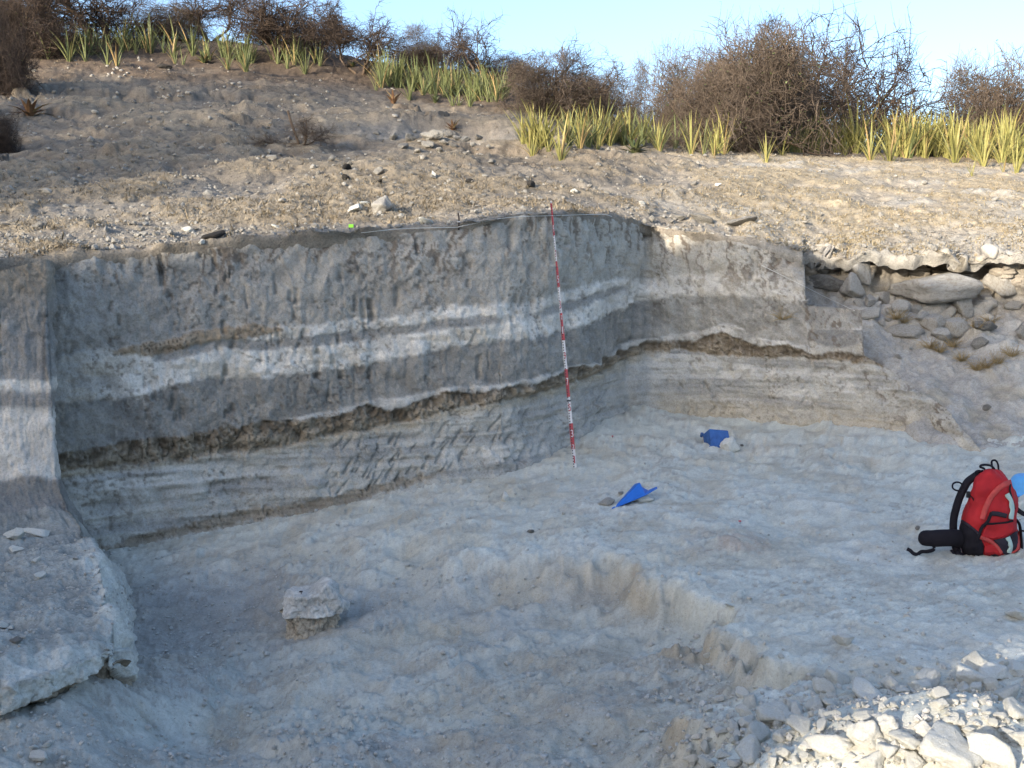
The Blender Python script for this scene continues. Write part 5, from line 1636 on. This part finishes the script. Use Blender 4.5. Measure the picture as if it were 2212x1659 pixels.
BB = BVHTree.FromPolygons([Vector(q) for q in BV.reshape(-1, 3)], gridfaces(*BV.shape[:2], True).tolist())
def on_body(u, v, lift):
    o_ = Vector(np.array([0, 0, CH]) - G0)
    dvec = (Vector(Q(u, v)) - o_).normalized()
    l, nn, i, ds = BB.ray_cast(o_, dvec)
    if l is None:
        return None
    return np.array(l - dvec * lift)
def strip(name, uv, w, mat, lift=.006, parent=bag, wave=0):
    p_ = spline([(a_, b_, 0) for a_, b_ in uv], 8)[:, :2]
    tg = np.gradient(p_, axis=0)
    tg /= np.linalg.norm(tg, axis=1, keepdims=True)
    nr = np.stack([-tg[:, 1], tg[:, 0]], -1)
    ww = np.broadcast_to(np.asarray(w, float), (len(p_),))
    cols_ = []
    for q, lf in ((-.5, -.012), (-.5, lift * .6), (-.25, lift), (.25, lift), (.5, lift * .6), (.5, -.012)):
        wob_ = wave * np.sin(np.linspace(0, 16, len(p_))) if q > 0 else 0
        e = p_ + nr * (ww * q + wob_)[:, None]
        c_ = []
        for a_, b_ in e:
            z_ = on_body(a_, b_, lf)
            if z_ is None:
                z_ = c_[-1] if c_ else Q(a_, b_, .05)
            c_.append(z_)
        cols_.append(c_)
    V_ = np.array(cols_)
    return mesh_obj(name, V_, gridfaces(*V_.shape[:2]), mat, parent)
def patch(name, poly, mat, lift=.006, step=7):
    poly = np.array(poly, float)
    lo_, hi_ = poly.min(0), poly.max(0)
    us, vs = np.arange(lo_[0], hi_[0] + step, step), np.arange(lo_[1], hi_[1] + step, step)
    Uu, Vv = np.meshgrid(us, vs)
    ins = np.zeros(Uu.shape, bool)
    dmin = np.full(Uu.shape, 1e9)
    for a_, b_ in zip(poly, np.roll(poly, -1, 0)):
        cond = (a_[1] > Vv) != (b_[1] > Vv)
        with np.errstate(divide='ignore', invalid='ignore'):
            ins ^= cond & (Uu < a_[0] + (Vv - a_[1]) / (b_[1] - a_[1]) * (b_[0] - a_[0]))
        e = b_ - a_
        k_ = np.clip(((Uu - a_[0]) * e[0] + (Vv - a_[1]) * e[1]) / (e @ e), 0, 1)
        dmin = np.minimum(dmin, np.hypot(Uu - a_[0] - k_ * e[0], Vv - a_[1] - k_ * e[1]))
    sgn = np.where(ins, dmin, -dmin)
    V_, ok_ = np.zeros(Uu.shape + (3,)), np.zeros(Uu.shape, bool)
    for i in range(Uu.shape[0]):
        for j in range(Uu.shape[1]):
            if sgn[i, j] > -step * 1.2:
                z_ = on_body(Uu[i, j], Vv[i, j], lift * sst(-step * .3, step * 2, sgn[i, j]) - .010 * (sgn[i, j] < 0))
                if z_ is not None:
                    V_[i, j], ok_[i, j] = z_, True
    F_ = gridfaces(*Uu.shape)
    F_ = F_[ok_.ravel()[F_].all(1)]
    return mesh_obj(name, V_, F_, mat, bag)
patch('base_panel', [(815,950),(850,905),(960,990),(1080,1090),(1112,1150),(1150,1240),(1140,1400),(1000,1385),(880,1380),(820,1250)], M['black_cloth'], .008)
patch('lower_pocket', [(1262,1165),(1440,1128),(1560,1052),(1602,1040),(1616,1200),(1596,1340),(1440,1375),(1375,1335),(1325,1235)], M['charcoal'], .012)
patch('front_pocket', [(1180,960),(1350,945),(1535,912),(1560,1000),(1550,1050),(1440,1120),(1270,1160),(1120,1130),(1110,1090)], M['red_cloth'], .014)
patch('side_pocket', [(1150,1235),(1250,1215),(1330,1260),(1385,1350),(1370,1390),(1220,1408),(1145,1390)], M['red_cloth'], .016)
strip('zip_cover', [(1512,402),(1425,428),(1335,490),(1240,600),(1170,740),(1125,890)], 74, M['red_pale'], .012)
strip('compression_strap', [(1250,800),(1190,930),(1115,1010),(1060,1180)], [46] * 25, M['black_cloth'], .016)
strip('pocket_zip', [(1180,958),(1300,950),(1450,935),(1535,912)], 30, M['black_cloth'], .018)
strip('pocket_flap', [(1245,815),(1330,822),(1450,850)], 62, M['charcoal'], .018)
strip('piping', [(845,905),(960,985),(1080,1085)], 34, M['charcoal'], .014)
strip('piping', [(1100,1130),(1220,1180),(1310,1250),(1380,1345)], 52, M['red_pale'], .018)
strip('piping', [(1600,1050),(1612,1160),(1585,1290),(1500,1350)], 34, M['red_pale'], .018)
strip('piping', [(1500,425),(1490,500),(1515,610),(1555,760)], 26, M['black_cloth'], .012)
strip('reflective_tape', [(1452,556),(1505,660),(1520,770),(1505,890)], 62, M['reflect'], .020, wave=7)
strip('reflective_tape', [(1462,1128),(1490,1200),(1500,1260),(1480,1340)], 60, M['reflect'], .024, wave=6)
def band3(name, uvw, w, th__, mat, parent=bag, along=None, n=8):
    """flat webbing through points, its width lying along `along`"""
    p_ = spline([Q(*q) for q in uvw], n)
    tg = nrmz(np.gradient(p_, axis=0))
    al = np.asarray(along if along is not None else (0, 1, 0), float)
    wd = nrmz(al[None] - tg * (tg @ al)[:, None])
    nn = np.cross(tg, wd)
    ww = np.broadcast_to(np.asarray(w, float), (len(p_),))[:, None] * .5
    hh_ = np.broadcast_to(np.asarray(th__, float), (len(p_),))[:, None] * .5
    a_ = np.linspace(0, 2 * np.pi, 12, endpoint=False)
    V_ = p_[:, None] + (np.cos(a_)[None, :, None] * (wd * ww)[:, None]) + (np.sin(a_)[None, :, None] * (nn * hh_)[:, None])
    fs = [gridfaces(len(p_), 12, True), np.array([list(range(12))[::-1], list(range((len(p_) - 1) * 12, len(p_) * 12))])]
    return mesh_obj(name, V_, fs, mat, parent)
PX = 1 / 2584.0
band3('top_handle', [(1268,240,0),(1252,180,0),(1250,125,0),(1290,112,.0),(1318,135,0),(1335,180,0),(1338,240,0)], .026, .010, M['black_cloth'], along=(.5, 1, 0))
band3('top_strap', [(1165,268,.02),(1150,225,.02),(1095,200,.02),(1110,180,.02),(1165,172,.02),(1245,188,.02),(1290,235,.02)], .022, .010, M['black_cloth'], along=(.4, 1, .2))
band3('shoulder_strap', [(1150,268,.01),(1085,290,.0),(1010,335,-.01),(930,400,-.01),(872,500,0),(818,620,.01),(775,760,.02),(745,900,.02),(742,1060,.02),(758,1200,.03),(800,1330,.04),(850,1375,.05)],
      [.03] * 8 + [.048] * 73 + [.036] * 8, [.03] * 8 + [.040] * 73 + [.03] * 8, M['black_cloth'], along=(.2, 1, 0))
band3('strap_pad', [(1120,268,.02),(1080,252,.02),(1042,270,.02),(1060,300,.02),(1108,300,.02)], .022, .012, M['black_cloth'])
band3('strap_loop', [(868,470,.01),(845,420,.01),(790,402,.01),(737,425,.01),(735,480,.01),(780,510,.01),(840,515,.01)], .022, .009, M['black_cloth'], along=(.35, 1, 0))
o = link(bpy.data.objects.new('buckle', box(.018, .012, .034, .003, M['black'])), bag)
o.location = Q(938, 565, .06)
band3('buckle_strap', [(938,560,.06),(985,600,.08),(1010,640,.10)], .016, .004, M['black_cloth'])
band3('hip_belt', [(900,1170,.06),(780,1140,.07),(620,1140,.07),(490,1145,.06),(400,1142,.05),(335,1136,.05),(284,1130,.05)],
      np.r_[np.full(30, .068), .068 * np.sqrt(np.clip(1 - np.linspace(0, 1, 19) ** 2.6, .004, 1))], np.r_[np.full(22, .094), np.linspace(.094, .088, 8), .088 * np.sqrt(np.clip(1 - np.linspace(0, 1, 19) ** 2.6, .004, 1))], M['black_cloth'], along=(.1, 1, 0), n=8)
band3('hip_strap', [(478,1225,.06),(482,1290,.07),(400,1318,.08),(320,1322,.08),(265,1355,.09),(215,1345,.09),(170,1305,.08),(128,1283,.07)], .020, .005, M['black_cloth'], along=(.2, .4, 1))
band3('loose_strap', [(710,1300,.06),(745,1345,.08),(780,1400,.09),(850,1450,.10),(930,1508,.11),(1000,1530,.12)], .014, .006, M['black_cloth'], along=(.3, .6, .6))
band3('loose_strap', [(1300,1380,.12),(1370,1395,.14),(1420,1460,.16),(1460,1500,.17)], .028, .005, M['charcoal'], along=(1, .2, -.3))
band3('side_strap', [(1560,740,.02),(1620,790,.03),(1690,830,.03),(1760,850,.02)], .026, .005, M['black_cloth'], along=(0, .3, 1))
band3('side_strap', [(1570,890,.0),(1615,960,.01),(1630,1060,.01),(1640,1200,.02),(1640,1330,.03),(1600,1370,.04)], .028, .012, M['black_cloth'])
band3('side_strap', [(1620,1040,.02),(1680,1050,.02),(1730,1060,.02)], .010, .004, M['black_cloth'], along=(0, .3, 1))
band3('foot', [(770,1330,.06),(840,1380,.07),(900,1390,.06)], .05, .04, M['black_cloth'])
band3('foot', [(1600,1340,.05),(1650,1370,.05),(1700,1370,.04)], .05, .03, M['black_cloth'])
patch('base_pocket', [(1225,1350),(1300,1340),(1400,1385),(1420,1410),(1240,1415)], M['charcoal'], .018)

# white scrap of litter under the right stand of plants
g = hit(1808, 336)
v, f = rock_shape(77, sub=3, planes=16, sharp=40, aniso=(.09, .06, .04), lump=.3, grit=.2)
o = mesh_obj('litter', v, f, plain_mat('white_plastic_scrap', (.75, .75, .75), .5, .3, .05), smooth=False)
o.location = g + Vector((0, 0, .03))
tag(o, 'crumpled white scrap of litter under the yellow spear plants', 'litter')

# unseen bare trees added on the same ridge to dapple the far slope
for i, (q_, h_, w_, kind, j, lab) in enumerate(((-10.2,4.6,4.4,'airy',0,'bare tree added out of view on the near ridge, nearest to the sun blocker'),(-13.2,6.2,6.0,'airy',1,'bare tree added out of view on the near ridge, between two others'),(-16.6,6.4,6.0,'airy',0,'bare tree added out of view on the near ridge, farthest from the sun blocker'))):
    x_, y_ = qp(q_, -14.3)
    t = thing('thorn_tree', (x_, y_, 5.35), lab, 'tree', None, 1.3 * i)
    st, cr, tips = WOOD[kind, j]
    for nm, me in (('trunk', st), ('crown', cr[1])):
        o = link(bpy.data.objects.new(nm, me), t)
        o.scale = (w_, w_, h_)

# ------------------------------------------------------------------ neighbours named after the things beside them
def name_neighbours(prefix, noun, generic, limit, short_words=9):
    P_ = []
    for o in COL.objects:
        if o.parent is None and o.name.split('.')[0] == prefix and o.get('label'):
            u, v = proj(np.array(o.location))
            P_.append([o, float(u), float(v)])
    named = [q for q in P_ if q[0]['label'] not in generic]
    free = [q for q in P_ if q[0]['label'] in generic]
    used = set()
    for o, u, v in named:
        sh = ' '.join(o['label'].split(',')[0].split()[:short_words])
        while sh.split()[-1] in ('the', 'of', 'a', 'in', 'at', 'with', 'and', 'by', 'to', 'on', 'from', 'right', 'left', 'second'):
            sh = ' '.join(sh.split()[:-1])
        for word, dx, dy in (('just left of', -1, 0), ('just right of', 1, 0), ('right behind', 0, -1), ('right in front of', 0, 1)):
            best = None
            for q in free:
                a, b = q[1] - u, (q[2] - v) * 1.6
                d = math.hypot(a, b)
                if 3 < d < limit and (a * dx + b * dy) > .75 * d and (best is None or d < best[0]):
                    best = (d, q)
            lab = noun + ' ' + word + ' the ' + sh
            if best and lab not in used and len(lab.split()) <= 16:
                best[1][0]['label'] = lab
                used.add(lab)
                free.remove(best[1])
name_neighbours('rock', 'pale rock', {RUB_L, RUB_S}, 70, 8)
name_neighbours('spear_plant', 'spear plant', {o['label'] for o in COL.objects if o.get('group', '').startswith('spear plants')}, 60, 8)
name_neighbours('boulder', 'grey block', {'grey broken block lying in the rubble of the gully', 'small grey stone among the boulders of the right slope'}, 60, 8)
name_neighbours('stone', 'small stone', {SL, 'small pale stone in a strip of rubble high on the slope'}, 80, 8)
